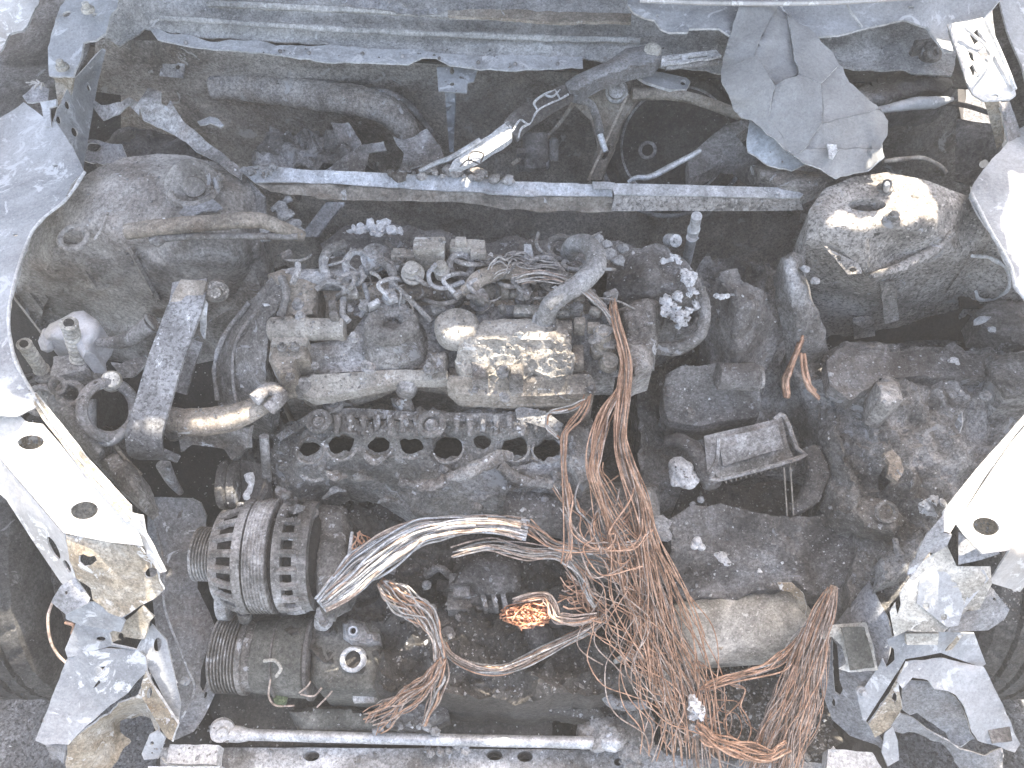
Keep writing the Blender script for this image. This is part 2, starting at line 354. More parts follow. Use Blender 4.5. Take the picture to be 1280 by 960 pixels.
def bolt(x, y, z, parent, r=7, mat=None, nrm=None, name='bolt'):
    mat = mat or DUSTY; k = mat.name
    if k not in _bolt:
        V, F = rev((0, 0, -1.2), (0, 0, 1), [(0, 1.35), (.36, 1.35), (.42, 1.25), (.42, .9), (.9, .9), (1, .75)], seg=6)
        w = rev((0, 0, -1.2), (0, 0, -.25), [(0, 1.5), (.8, 1.5), (1, 1.4)], seg=14)
        me = bpy.data.meshes.new('bolt'); n = len(V); me.from_pydata(np.concatenate([V, w[0]]).tolist(), [], F + [tuple(i + n for i in f) for f in w[1]]); me.materials.append(mat)
        me.set_sharp_from_angle(angle=R(30)); _bolt[k] = me
    s = RP(x, y, z, r) / 1.5; o = bpy.data.objects.new(name, _bolt[k]); C.objects.link(o); o.parent = parent
    o.location = W(x, y, z) - rootloc(parent); q = Vector(nrm or (0, 0, 1)).to_track_quat('Z', 'Y'); o.rotation_euler = (q @ Quaternion((0, 0, 1), x * .7)).to_euler(); o.scale = (s, s, s)
    return o
# ================================================================ ground
def struct(o): o['kind'] = 'structure'; return o
gx = np.linspace(-1.6, 1.6, 90); G = np.array([(x, y, 0) for y in gx for x in gx]); G[:, 2] += .004 * fbm(G, 45, 4, 3)
gf = [(j * 90 + i, j * 90 + i + 1, (j + 1) * 90 + i + 1, (j + 1) * 90 + i) for j in range(89) for i in range(89)]
far = np.array([(-200, -200, -.02), (200, -200, -.02), (200, 200, -.02), (-200, 200, -.02)])
g = mk('ground', [(G, gf), (far, [(0, 1, 2, 3)])], ASPH); struct(g)

# ================================================================ burnt car shell
shell = thing('car_body', 'burnt pale grey car body shell around the charred engine bay', 'car body', (0, 0, .12))
def P(name, mat, poly, z=None, parent=None, rim=None, **k):
    return mk(name, patch(poly, z, **k), [mat, rim or mat], parent or shell)
# floor of the bay and the inner walls
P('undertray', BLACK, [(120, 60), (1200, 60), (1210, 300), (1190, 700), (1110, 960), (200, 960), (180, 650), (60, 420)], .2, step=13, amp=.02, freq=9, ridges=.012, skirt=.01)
P('firewall', WALL, [(120, 50, .98), (400, 60, .98), (800, 60, .98), (1040, 60, .96), (1190, 60, .94), (1215, 250, .6), (1150, 385, .19), (640, 385, .19), (180, 385, .19), (110, 215, .6)], ctrl=[(1000, 262, .5), (640, 262, .48), (300, 262, .5)], step=9, amp=.006, freq=10, seed=4)
# inner wheel arch aprons
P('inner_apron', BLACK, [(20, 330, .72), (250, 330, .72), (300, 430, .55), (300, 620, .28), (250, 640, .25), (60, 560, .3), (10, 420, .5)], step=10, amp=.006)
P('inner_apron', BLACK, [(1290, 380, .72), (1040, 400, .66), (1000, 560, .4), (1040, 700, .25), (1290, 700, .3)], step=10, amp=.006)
P('inner_body_side', CHAR, [(-80, -40, .96), (112, -40, .99), (112, 60, .95), (90, 110, .93), (50, 150, .93), (-80, 230, .9)], step=9, amp=.004, freq=8, th=.004)
P('inner_body_side', CHAR, [(1236, -40, 1.06), (1256, 0, 1.05), (1300, 150, .98), (1285, 200, .95), (1262, 170, .95), (1250, 120, .97)], step=8, amp=.004, th=.004)
P('bulkhead_shelf', SOOT_AND_SHADE, [(100, -30, .97), (1235, -30, .97), (1215, 110, .95), (1045, 100, .95), (830, 96, .95), (420, 70, .95), (180, 58, .95), (100, 56, .95)], step=9, th=.004)
P('inner_backing', SOOT_AND_SHADE, [(40, 60, .86), (150, 40, .86), (150, 210, .78), (60, 230, .78), (20, 140, .84)], step=9, th=.004)  # dark sheet behind the plate holes, standing in for shade
# cowl panel with pale flange
cw = P('cowl_panel', COWL, [(110, -30, 1.06), (840, -30, 1.05), (1220, -30, 1.06), (1190, 95, 1.0), (1045, 85, .99), (905, 92, .99), (830, 84, .985), (730, 74, .985), (600, 74, .985), (420, 58, .985), (210, 42, .985), (180, 36, .985), (150, 60, .97), (120, 40, 1.0)], step=7, th=.004, amp=.002, rag=1.5,
       fn=lambda Q, v: Q + np.c_[np.zeros((len(Q), 2)), 0.0015 * np.sin(v[:, 1] / 4.2) + .007 * np.clip(fbm(Q, 40, 4, 8), 0, 1)])
P('cowl_flange', FLANGE, [(186, 34), (210, 42), (240, 44), (262, 52), (320, 50), (345, 56), (370, 58), (420, 56), (455, 60), (520, 62), (545, 67), (600, 70), (640, 68), (728, 72), (728, 84), (640, 88), (600, 86), (562, 82), (545, 73), (528, 72), (510, 80), (400, 76), (320, 66), (250, 60), (196, 50)], .992, parent=cw, step=6, rag=1.3, th=.003, amp=.0015, rim=EDGE)
for x, y in ((232, 53), (350, 64), (386, 66), (453, 67), (503, 70), (598, 78), (644, 80), (697, 80)):
    mk('spot_weld', rev(W(x, y, .988), W(x, y, .997), [(0, .004), (.8, .004), (1, .003)], seg=10), DUSTY, cw)
mk('cowl_rib', tp([(200, 22, 1.03), (420, 36, 1.02), (640, 46, 1.015), (800, 50, 1.015)], 4, amp=.3), COWL, cw)
mk('cowl_rib', tp([(260, 4, 1.05), (480, 14, 1.045), (640, 22, 1.04), (780, 22, 1.04)], 5, amp=.3), COWL, cw)
P('tab_bracket', PANEL, [(546, 84, .965), (598, 84, .965), (592, 102, .955), (584, 104, .955), (583, 116, .945), (548, 114, .945)], holes=[(565, 88, 3, 5), (565, 105, 3, 2.4)], step=5, th=.003, rim=EDGE)
P('seam_strip', PANEL, [(556, 116, .93), (569, 116, .93), (567, 190, .78), (562, 190, .78)], step=6, th=.004)
P('hole_bracket', DUSTY, [(206, 62, .95), (232, 62, .95), (229, 98, .89), (199, 95, .89)], holes=[(221, 68, 4, 4), (222, 84, 3, 3)], step=5, th=.003)
mk('stiffening_rail', [tp([(262, 112, .86), (300, 108, .86), (400, 120, .86), (465, 130, .86), (500, 150, .84), (520, 185, .78)], [13, 19, 19, 19, 18, 14], seg=14, amp=.08)], WALL, shell)
mk('stiffening_rail', [tp([(262, 100, .88), (320, 98, .88), (440, 110, .88), (500, 124, .87), (540, 165, .80)], [4, 6, 6, 6, 4], seg=10, amp=.1)], DUSTY, shell)
# small things up at the top edge
P('scuttle_strip', TAN, [(560, 14, 1.075), (640, 12, 1.075), (790, 16, 1.075), (788, 26, 1.07), (700, 27, 1.07), (560, 20, 1.07)], step=6, th=.006, amp=.002, rag=1)
P('scuttle_strip', PANELG, [(420, -2, 1.1), (500, 2, 1.1), (512, 12, 1.09), (545, 10, 1.09), (550, 18, 1.08), (510, 17, 1.08), (425, 5, 1.09)], step=5, th=.004, rag=1)
# left fender rail
P('fender_rail', PANEL, [(-60, 200, .96), (-20, 160, .96), (30, 128, .98), (58, 148, .98), (70, 152, .98), (90, 185, .975), (106, 213, .97), (88, 228, .97), (80, 250, .965), (62, 262, .965), (40, 290, .96), (25, 335, .955), (12, 380, .95), (9, 410, .945), (16, 440, .94), (30, 470, .93), (52, 505, .91), (20, 520, .91), (-60, 520, .93)],
  step=7, th=.004, amp=.003, freq=9, rag=1, holes=[(20, 294, 3.5, 2), (50, 291, 2.5, 2), (68, 206, 3.5, 2)], rim=EDGE)
mk('rail_edge', tp([(106, 215, .972), (82, 250, .966), (40, 290, .962), (12, 380, .952), (16, 440, .942), (30, 472, .932), (60, 520, .905), (110, 585, .875), (160, 640, .85), (182, 668, .83), (206, 714, .78)], 2.2, amp=.2), EDGE, shell)
hp = P('holed_side_plate', PANEL, [(66, 150, .975), (88, 104, .985), (128, 60, .985), (132, 62, .98), (122, 105, .93), (112, 165, .9), (104, 212, .9), (88, 180, .95)], holes=[(73, 150, 3, 5, -20), (84, 132, 3, 5, -20), (93, 165, 3.5, 6, -20), (111, 110, 2, 4, -20)], step=5, th=.003, rim=EDGE, amp=.001)
hb = P('hinge_plate', PANEL, [(76, 8, 1.08), (90, -14, 1.09), (148, -14, 1.09), (147, 10, 1.08), (138, 22, 1.07), (132, 40, 1.06), (118, 50, 1.05), (104, 54, 1.045), (98, 80, 1.035), (92, 96, 1.02), (62, 96, 1.02), (60, 60, 1.04)], holes=[(84, 18, 5, 3.5, -20), (118, 19, 3, 1.8)], step=6, th=.004, amp=.003, rag=1.2, rim=EDGE)
bolt(108, 8, 1.10, hb, 8, CREAM, name='bolt') ; bolt(76, 80, 1.045, hb, 8, CREAM)
P('hinge_leg', RUSTP, [(62, 96, 1.02), (92, 96, 1.02), (88, 118, .97), (72, 130, .965), (68, 98, .99)], step=5, th=.004)
P('hinge_foot', PANEL, [(50, 128, 1.0), (70, 124, 1.0), (70, 132, .99), (62, 135, .985), (64, 158, .98), (56, 158, .98), (52, 134, .99)], step=5, th=.004, rim=EDGE)
P('fender_flap', PANELG, [(28, 120, 1.0), (46, 105, 1.0), (62, 112, .99), (60, 126, .99), (34, 128, .985)], step=5, th=.003, rim=EDGE, rag=1)
for k in range(9):
    a = 2.6 + k * .22; r0 = 6 + 7 * ((k * 37) % 5) / 5
    mk('frayed_strand', tp([(56, 108, 1.01), (56 + r0 * math.cos(a) * 1.3, 106 - 6 * math.sin(a) - k, 1.02), (56 + 2 * r0 * math.cos(a), 104 - 8 * math.sin(a), 1.015)], 1.1, seg=5, n=4), WIREG, shell)
P('outer_fender', PANELW, [(-60, -30, 1.07), (50, -30, 1.07), (49, 6, 1.05), (42, 16, 1.05), (33, 32, 1.04), (28, 38, 1.04), (12, 44, 1.03), (4, 62, 1.03), (-8, 75, 1.03), (-60, 180, .98)], step=6, th=.004, rag=2, amp=.003, rim=EDGE)
# left strut tower
lt = P('strut_tower', TOWERL, smooth_poly([(10, 345, .80), (36, 290, .86), (80, 235, .925), (140, 200, .94), (215, 190, .935), (285, 205, .925), (322, 240, .91), (326, 330, .80), (290, 395, .64), (180, 420, .60), (70, 400, .60), (20, 385, .68)]),
       ctrl=[(150, 225, .955), (230, 215, .955), (290, 240, .94), (110, 275, .93), (220, 280, .93), (300, 285, .91), (150, 300, .905), (250, 320, .89), (60, 320, .87), (60, 360, .75), (150, 345, .80), (250, 365, .76), (300, 330, .86)],
       holes=[(92, 297, 15, 8.5, -8), (162, 313, 3, 2.6), (169, 322, 3, 2.6), (46, 250, 2, 2)], step=6, amp=.003, freq=14, relax=5, skirt=.12, seed=11)
s1 = W(92, 297, .905); mk('rim', torus(s1, (0, -.2, 1), RP(92, 297, .9, 17), .005, amp=.2), TOWERL, lt)
mk('top_mount', [rev(W(243, 235, .94), W(243, 233, .968), [(0, .050), (.5, .048), (.7, .03), (.75, .02), (1, .018)], amp=.002), torus(W(243, 236, .958), (0, 0, 1), .04, .006, amp=.2)], TOWERL, lt)
for x, y in ((262, 235), (215, 222), (275, 220)): bolt(x, y, .97, lt, 5, TOWERL)
mk('weld_seam', tp([(135, 265, .95), (128, 285, .935), (118, 300, .925)], 2, seg=6), TOWER, lt)
P('tower_flange', DUSTY, [(285, 205, .93), (305, 218, .93), (330, 245, .92), (338, 300, .90), (326, 302, .89), (318, 245, .9)], step=6, th=.004, rag=1)
0 and P('tower_scab', CREAM, [(268, 318), (282, 306), (296, 312), (296, 328), (283, 340), (270, 334)], .905, step=4, th=.003, rag=2, amp=.002)
P('tower_scab', PANELG, [(224, 266), (240, 252), (250, 254), (262, 248), (280, 262), (270, 268), (255, 266), (240, 274)], .958, step=4, th=.002, rag=3, amp=.002)
# right strut tower
rt = P('strut_tower', TOWER, [(1008, 300, .93), (1012, 262, .96), (1030, 236, .975), (1068, 220, .985), (1110, 215, .985), (1160, 226, .98), (1214, 246, .955), (1248, 282, .93), (1272, 325, .87), (1284, 380, .75), (1250, 420, .60), (1150, 424, .60), (1046, 430, .60), (1026, 410, .64), (1008, 350, .8)],
       ctrl=[(1032, 280, .97), (1080, 287, .965), (1120, 281, .965), (1168, 276, .965), (1100, 250, .98), (1172, 262, .97), (1042, 305, .935), (1085, 345, .88), (1175, 300, .93), (1200, 320, .88), (1090, 350, .86), (1130, 330, .865), (1160, 360, .79), (1100, 380, .76), (1060, 360, .80), (1200, 370, .74), (1225, 330, .83)],
       holes=[[(1212, 322), (1222, 318), (1240, 324), (1255, 332), (1262, 345), (1260, 360), (1245, 368), (1230, 374), (1220, 368), (1222, 360), (1238, 352), (1236, 340), (1225, 332)], (1084, 256, 24, 8)], step=6, amp=.002, relax=1, skirt=.10, seed=12)
P('cavity_shade', BLACK, [(1195, 305), (1290, 310), (1290, 385), (1200, 385)], .74, parent=rt, step=8, th=.004)  # black sheet behind the torn hole, its colour standing in for shade
s2 = W(1084, 256, .97)
mk('top_mount', [rev(s2 - Vector((0, 0, .03)), s2 - Vector((0, 0, .012)), [(0, .05), (.6, .05), (1, .04)]), rev(s2 - Vector((0, 0, .03)), s2 - Vector((0, 0, .006)), [(0, .014), (.8, .014), (1, .010)], seg=16)], SOOT_AND_SHADE, rt)  # dark colour puts the shadow into the mount recess
mk('torn_rim', tp([(1215, 320, .885), (1236, 322, .87), (1256, 334, .85), (1262, 350, .82), (1258, 364, .79), (1240, 374, .76), (1224, 374, .77), (1220, 364, .79)], 2.2, amp=.4), EDGE, rt)
for x, y, r in ((1108, 232, 10), (1116, 272, 11)): bolt(x, y, .99, rt, r, CHARL)
mk('stud', rev(W(1108, 238, .985), W(1108, 230, 1.022), [(0, .005), (.95, .005), (1, .003)], seg=10), ALU, rt)
P('tower_tab', TOWER, [(1030, 308, .935), (1075, 330, .90), (1078, 342, .885), (1060, 343, .89)], holes=[(1048, 323, 3.5, 3.5), (1066, 337, 4, 3)], step=4, th=.004)
mk('pressed_rib', tp([(1088, 346, .885), (1130, 332, .885), (1170, 310, .91), (1192, 290, .935)], [4, 7, 7, 4], amp=.1), TOWER, rt)
bolt(1108, 370, .80, rt, 7, TOWER, nrm=(0, -.8, .5)); P('stud_plate', TOWER, [(1100, 352, .845), (1118, 352, .845), (1124, 400, .74), (1106, 405, .735)], step=5, th=.008)
P('tower_foot', TOWER, [(1066, 402, .72), (1092, 398, .72), (1094, 420, .66), (1068, 424, .65)], step=5, th=.01)
mk('tower_lip', tp([(1060, 432, .63), (1120, 434, .63), (1200, 426, .63), (1245, 410, .66)], 6, amp=.3), CHAR, shell)
P('inner_rail', PANEL, [(1212, 245, .965), (1216, 232, .97), (1240, 200, .98), (1275, 160, .99), (1340, 100, 1.0), (1340, 400, .95), (1285, 380, .95), (1268, 356, .95), (1262, 335, .955), (1256, 325, .955), (1240, 292, .96), (1222, 268, .965)], step=7, th=.004, rag=1, amp=.002, rim=EDGE)
mk('rail_edge', tp([(1214, 242, .972), (1240, 292, .965), (1262, 330, .96), (1270, 358, .955), (1290, 384, .95)], 2.4, amp=.2), EDGE, shell)
P('outer_fender', PANEL, [(1236, -40, 1.10), (1248, -4, 1.09), (1258, 35, 1.07), (1276, 80, 1.05), (1290, 130, 1.03), (1300, 160, 1.02), (1400, 200, .99), (1420, -40, 1.08)], step=8, th=.004, amp=.002, rim=EDGE)
# big right panel hanging over the cowl
P('upper_panel', PANEL, [(784, -30, 1.12), (786, 6, 1.11), (792, 16, 1.105), (806, 22, 1.10), (818, 24, 1.10), (826, 34, 1.095), (838, 39, 1.09), (860, 40, 1.09), (862, 36, 1.09), (900, 37, 1.09), (912, 44, 1.085), (960, 44, 1.085), (1008, 46, 1.08), (1050, 44, 1.08), (1080, 36, 1.08), (1130, 24, 1.085), (1160, 32, 1.08), (1172, 52, 1.07), (1180, 64, 1.06), (1192, 64, 1.06), (1185, 36, 1.07), (1200, 26, 1.08), (1230, 22, 1.09), (1250, 0, 1.10), (1252, -30, 1.12)],
  step=7, th=.004, rag=1.2, amp=.003, holes=[(822, 19, 2, 1.5), (1139, 9, 3.5, 1.8)], rim=EDGE)
mk('panel_crease', tp([(1058, -4, 1.115), (1062, 12, 1.105), (1078, 34, 1.085)], 1.6, seg=6), EDGE, shell)
mk('panel_crease', tp([(800, 0, 1.12), (900, 4, 1.125), (1040, 3, 1.125), (1180, -6, 1.13)], 3, seg=6), PANELW, shell)
hb2 = P('lattice_bracket', PANELW, [(1184, 30, 1.10), (1212, 26, 1.11), (1228, 22, 1.115), (1240, 45, 1.10), (1268, 108, 1.06), (1270, 118, 1.055), (1262, 124, 1.05), (1230, 126, 1.045), (1216, 118, 1.05), (1208, 102, 1.06), (1196, 64, 1.08)],
  holes=[[(1212, 44), (1222, 36), (1227, 48), (1218, 56)], [(1222, 64), (1231, 55), (1237, 68), (1228, 77)], [(1209, 62), (1213, 74), (1218, 78), (1216, 66)], [(1211, 84), (1216, 80), (1222, 92), (1216, 94)], (1244, 120, 4, 2.2)], step=4, th=.004, rim=EDGE)
mk('lattice_rail', [tp([(1232, 26, 1.12), (1252, 70, 1.09), (1269, 112, 1.06)], 2.5, seg=6), tp([(1205, 34, 1.11), (1240, 68, 1.09), (1222, 96, 1.075)], 1.8, seg=6, n=3)], EDGE, hb2)
P('hinge_post', RUSTP, [(1230, 126, 1.04), (1248, 126, 1.04), (1252, 150, .99), (1254, 178, .95), (1246, 186, .94), (1240, 160, .97)], step=5, th=.005)
P('hinge_post', PANELG, [(1250, 128, 1.03), (1262, 126, 1.03), (1276, 165, .99), (1276, 180, .98), (1262, 186, .98), (1256, 155, 1.0)], step=5, th=.004, rim=EDGE, rag=1)
P('fire_stained_plate', CHAR, [(1195, 150, .93), (1250, 155, .93), (1255, 190, .9), (1225, 235, .86), (1195, 225, .84)], step=6, th=.005, holes=[(1230, 205, 7, 5, -40)], amp=.003)

# ---------------------------------------------------------------- left front frame: headlight bracket and rail
P('headlight_bracket', PANELW, [(-30, 500, .905), (-6, 522, .90), (20, 515, .90), (34, 528, .895), (52, 530, .895), (110, 596, .865), (172, 664, .83), (178, 682, .825), (140, 678, .825), (80, 666, .82), (0, 572, .86), (-30, 540, .88)],
  holes=[(38, 553, 17, 9, -5), (105, 638, 18, 11, -8)], step=6, th=.003, amp=.001, rim=EDGE, relax=0)
P('bracket_flange', RUSTP, [(52, 522, .90), (34, 492, .92), (44, 490, .925), (110, 574, .885), (164, 632, .855), (166, 650, .84), (158, 652, .845), (110, 598, .868)], step=5, th=.003, amp=.001, rim=EDGE)
P('bracket_flange', PANELW, [(160, 640, .85), (178, 645, .86), (182, 668, .83), (205, 715, .78), (200, 716, .78), (172, 680, .80), (160, 655, .835)], step=5, th=.003, rim=EDGE, amp=.002)
P('bracket_side', PANELW, [(-30, 545, .87), (0, 574, .858), (80, 668, .815), (88, 700, .77), (98, 735, .72), (96, 745, .71), (76, 728, .70), (40, 675, .74), (8, 625, .79), (-30, 590, .82)], holes=[(67, 685, 4.5, 16, -28), (84, 708, 3, 9, -28)], step=5, th=.003, rim=EDGE)
P('bracket_gusset', RUSTP, [(82, 668, .815), (130, 672, .818), (174, 682, .815), (192, 705, .78), (204, 738, .74), (196, 746, .725), (152, 772, .70), (136, 766, .70), (116, 750, .71), (112, 735, .73), (94, 722, .75), (86, 700, .78)],
  ctrl=[(140, 720, .765), (110, 700, .79)], holes=[[(98, 694), (104, 692), (110, 695), (118, 694), (121, 700), (112, 706), (104, 708), (98, 702)], (188, 716, 8, 6, -30)], step=5, th=.003, rim=EDGE, rag=1, amp=.002)
P('bracket_tab', PANELG, [(94, 722, .74), (112, 748, .715), (110, 754, .712), (82, 768, .70), (64, 753, .71), (66, 748, .71), (76, 732, .735)], holes=[(82, 741, 2.5, 2.5)], step=5, th=.003, rim=EDGE)
P('bracket_tab', PANELG, [(134, 752, .712), (146, 744, .722), (188, 728, .73), (196, 742, .715), (154, 773, .69), (142, 766, .70)], holes=[(175, 746, 5, 4.5), (153, 759, 4.5, 4)], step=5, th=.003, rim=EDGE)
P('bracket_web', PANEL, [(82, 768, .69), (112, 752, .70), (134, 752, .70), (142, 766, .69), (156, 776, .67), (150, 790, .64), (96, 780, .66), (82, 774, .67)], step=6, th=.003, amp=.001)
P('rail_closing_plate', PANEL, [(96, 776, .64), (150, 782, .63), (136, 792, .62), (140, 806, .60), (172, 812, .59), (182, 790, .60), (190, 780, .61), (208, 800, .58), (226, 880, .50), (222, 905, .48), (182, 828, .56), (176, 814, .575), (138, 808, .585), (84, 822, .585), (81, 812, .59)],
  holes=[(126, 799, 6, 3), (197, 806, 5, 9, 10), (222, 805, 6, 8, -5), (225, 855, 5, 6)], step=5, th=.003, rim=EDGE, amp=.001)
P('gusset_plate', RUSTP, [(150, 782, .625), (178, 758, .66), (192, 772, .64), (186, 778, .63), (180, 800, .605), (156, 796, .61), (140, 802, .60), (134, 792, .615)], holes=[(151, 795, 3.5, 4)], step=5, th=.004, rag=1)
lr = P('front_rail', PANELG, [(184, 622, .60), (205, 621, .61), (240, 624, .61), (252, 630, .60), (258, 645, .58), (256, 680, .55), (248, 710, .53), (246, 735, .52), (262, 765, .50), (275, 800, .48), (276, 840, .45), (268, 870, .42), (256, 895, .41), (242, 915, .40), (222, 924, .395), (214, 926, .39), (210, 905, .42), (204, 860, .47), (196, 800, .52), (190, 740, .56), (186, 700, .57)],
  ctrl=[(230, 800, .515), (245, 870, .45)], holes=[[(262, 800), (268, 796), (270, 812), (262, 845), (254, 866), (250, 858), (251, 838)], (257, 869, 2, 5, 10)], step=6, th=.004, amp=.002, rim=EDGE, seed=4)
mk('rail_edge', tp([(184, 620, .61), (204, 700, .6), (206, 760, .58), (232, 830, .52), (243, 862, .48), (226, 900, .45)], 1.6), PANELG, lr)
bolt(230, 852, .50, lr, 6, PANEL, nrm=(-.2, -.5, .8))
P('rail_apron', CHAR, [(186, 625, .59), (243, 625, .60), (256, 645, .57), (248, 712, .52), (222, 735, .53), (205, 716, .56), (190, 680, .57)], z=None, step=6, th=.005, amp=.002)
h1 = P('crash_horn', PANEL, [(84, 822, .58), (100, 816, .59), (138, 810, .59), (172, 814, .585), (182, 822, .575), (184, 838, .56), (160, 866, .53), (130, 888, .51), (104, 912, .50), (86, 931, .49), (56, 930, .50), (44, 925, .505)], holes=[[(125, 834), (133, 833), (128, 838)], [(116, 860), (124, 850), (127, 852), (121, 858)]], step=5, th=.003, rag=1.2, amp=.003, rim=EDGE)
P('torn_horn_wall', RUSTP, [(184, 836, .56), (180, 855, .52), (166, 870, .53), (148, 880, .52), (122, 905, .49), (104, 918, .485), (84, 932, .48), (82, 960, .45), (90, 985, .42), (135, 985, .40), (140, 962, .38), (168, 930, .36), (152, 918, .38), (150, 905, .37), (176, 896, .38), (190, 900, .40), (204, 925, .42), (190, 876, .49)],
  step=5, th=.003, rag=2.5, amp=.008, freq=11, rim=EDGE)
P('torn_horn_wall', PANELG, [(56, 931, .48), (82, 930, .48), (80, 955, .44), (70, 948, .44), (64, 950, .44)], step=5, th=.003, rag=2, rim=EDGE)
P('bolted_gusset', RUSTP, [(182, 838, .565), (186, 850, .56), (222, 905, .50), (214, 926, .48), (208, 922, .47), (178, 872, .525), (177, 856, .545)], holes=[(187, 866, 3, 7, 10)], step=5, th=.005, rag=.6, rim=EDGE)
P('hanging_tab', PANEL, [(187, 918, .46), (198, 912, .46), (207, 922, .45), (198, 948, .42), (180, 950, .42), (177, 942, .425)], holes=[(190, 929, 2.5, 2.5)], step=4, th=.003, rim=EDGE)
P('subframe_block', OXIDE, [(212, 930), (274, 931), (270, 956), (208, 954)], .42, step=5, th=.03, rag=.8)
P('subframe_block', ALU, [(185, 958), (278, 958), (280, 990), (184, 990)], .44, step=8, th=.03)

P('bracket_inner', RUSTP, [(-30, 530, .85), (20, 535, .86), (60, 545, .855), (160, 665, .79), (80, 660, .785), (-10, 580, .82)], step=8, th=.003)
# ---------------------------------------------------------------- right front frame
P('bracket_inner', RUSTP, [(1300, 545, .85), (1270, 570, .845), (1208, 655, .80), (1235, 688, .79), (1262, 680, .79), (1310, 600, .82)], step=8, th=.003)
P('headlight_bracket', PANELW, [(1310, 500, .905), (1284, 530, .895), (1262, 556, .885), (1196, 656, .835), (1205, 668, .83), (1228, 692, .82), (1262, 688, .815), (1310, 600, .855)], holes=[(1233, 658, 17, 11, 12)], step=6, th=.003, amp=.001, rim=EDGE, relax=0)
P('bracket_flange', PANELW, [(1308, 482, .93), (1282, 520, .92), (1222, 588, .89), (1180, 640, .86), (1178, 664, .835), (1188, 666, .825), (1230, 598, .86), (1268, 545, .89), (1310, 498, .91)], step=5, th=.003, amp=.001, rim=EDGE)
P('bracket_flange', PANELG, [(1180, 642, .865), (1180, 664, .85), (1162, 690, .80), (1138, 722, .76), (1133, 718, .765), (1158, 668, .84)], step=5, th=.003, rim=EDGE, amp=.001)
P('bracket_gusset', PANELG, [(1178, 666, .825), (1190, 668, .82), (1184, 682, .80), (1168, 692, .78), (1160, 690, .785)], step=5, th=.003)
P('bracket_gusset', CREAM, [(1150, 705, .76), (1166, 692, .775), (1184, 682, .79), (1196, 708, .77), (1238, 708, .765), (1240, 730, .75), (1224, 762, .71), (1210, 762, .71), (1180, 790, .68), (1150, 790, .675), (1134, 788, .67), (1118, 796, .65), (1112, 765, .69), (1128, 735, .73)],
  holes=[[(1120, 730), (1124, 738), (1126, 755), (1122, 768), (1118, 752)]], step=5, th=.003, rim=EDGE)
P('bracket_tab', PANEL, [(1150, 720, .75), (1162, 715, .76), (1230, 712, .765), (1236, 724, .755), (1204, 762, .71), (1198, 782, .69), (1184, 784, .69), (1146, 754, .715)], holes=[(1158, 757, 4, 4), (1180, 771, 4, 4)], step=5, th=.003, rim=EDGE)
P('bracket_tab', PANELG, [(1198, 664, .80), (1198, 706, .775), (1226, 700, .785), (1250, 692, .80), (1246, 690, .81), (1224, 690, .80)], step=5, th=.003, rim=EDGE)
P('bracket_side', PANELG, [(1226, 730, .74), (1240, 735, .73), (1262, 762, .69), (1256, 774, .68), (1235, 788, .66), (1184, 790, .66), (1198, 768, .69), (1222, 762, .7)], holes=[(1243, 749, 2, 2)], step=5, th=.003, rim=EDGE)
P('bracket_side', PANELW, [(1262, 688, .81), (1310, 600, .85), (1310, 700, .74), (1275, 740, .68), (1236, 728, .735)], step=6, th=.003, rim=EDGE)
rr_ = P('front_rail', PANELG, [(1086, 725, .60), (1090, 735, .62), (1108, 770, .63), (1116, 800, .60), (1108, 830, .56), (1080, 900, .46), (1102, 925, .42), (1112, 945, .40), (1096, 932, .40), (1062, 920, .40), (1040, 900, .41), (1028, 868, .44), (1022, 845, .47), (1024, 815, .50), (1036, 790, .53)],
  holes=[[(1040, 800), (1046, 806), (1050, 850), (1054, 862), (1050, 870), (1044, 866), (1041, 840)], (1042, 879, 2, 5), (1033, 830, 1.5, 6)], ctrl=[(1075, 850, .52)], step=6, th=.004, amp=.002, rim=EDGE)
bolt(1078, 866, .525, rr_, 7, PANEL, nrm=(.2, -.5, .8))
P('rail_inner_wall', CHAR, [(1088, 728, .58), (1106, 760, .57), (1112, 800, .52), (1090, 845, .47), (1070, 800, .47), (1060, 770, .5)], step=6, th=.004, amp=.003)
P('rail_closing_plate', PANEL, [(1108, 800, .63), (1130, 790, .64), (1184, 790, .64), (1218, 792, .63), (1232, 830, .575), (1226, 834, .57), (1176, 816, .60), (1132, 824, .60), (1082, 902, .48), (1078, 898, .48), (1072, 872, .51), (1100, 830, .57)], holes=[[(1102, 812), (1110, 806), (1118, 812), (1118, 826), (1108, 834), (1102, 824)]], step=5, th=.003, rim=EDGE, amp=.001)
P('cream_step', CREAM, [(1132, 792, .66), (1174, 792, .66), (1172, 806, .64), (1134, 806, .64)], step=5, th=.006)
P('bolted_gusset', RUSTP, [(1182, 814, .62), (1198, 792, .65), (1204, 794, .65), (1190, 812, .62)], step=4, th=.003)
P('hanging_tab', CREAM, [(1024, 794, .60), (1036, 781, .61), (1060, 780, .61), (1082, 778, .62), (1088, 796, .60), (1098, 838, .56), (1060, 840, .56), (1048, 836, .56), (1058, 830, .57), (1052, 808, .58), (1040, 796, .60), (1030, 800, .595)], step=5, th=.003, rim=EDGE, rag=.6)
P('green_plate', GREENISH, [(1052, 784, .625), (1080, 784, .63), (1094, 834, .57), (1062, 838, .57)], step=5, th=.002, rag=1)
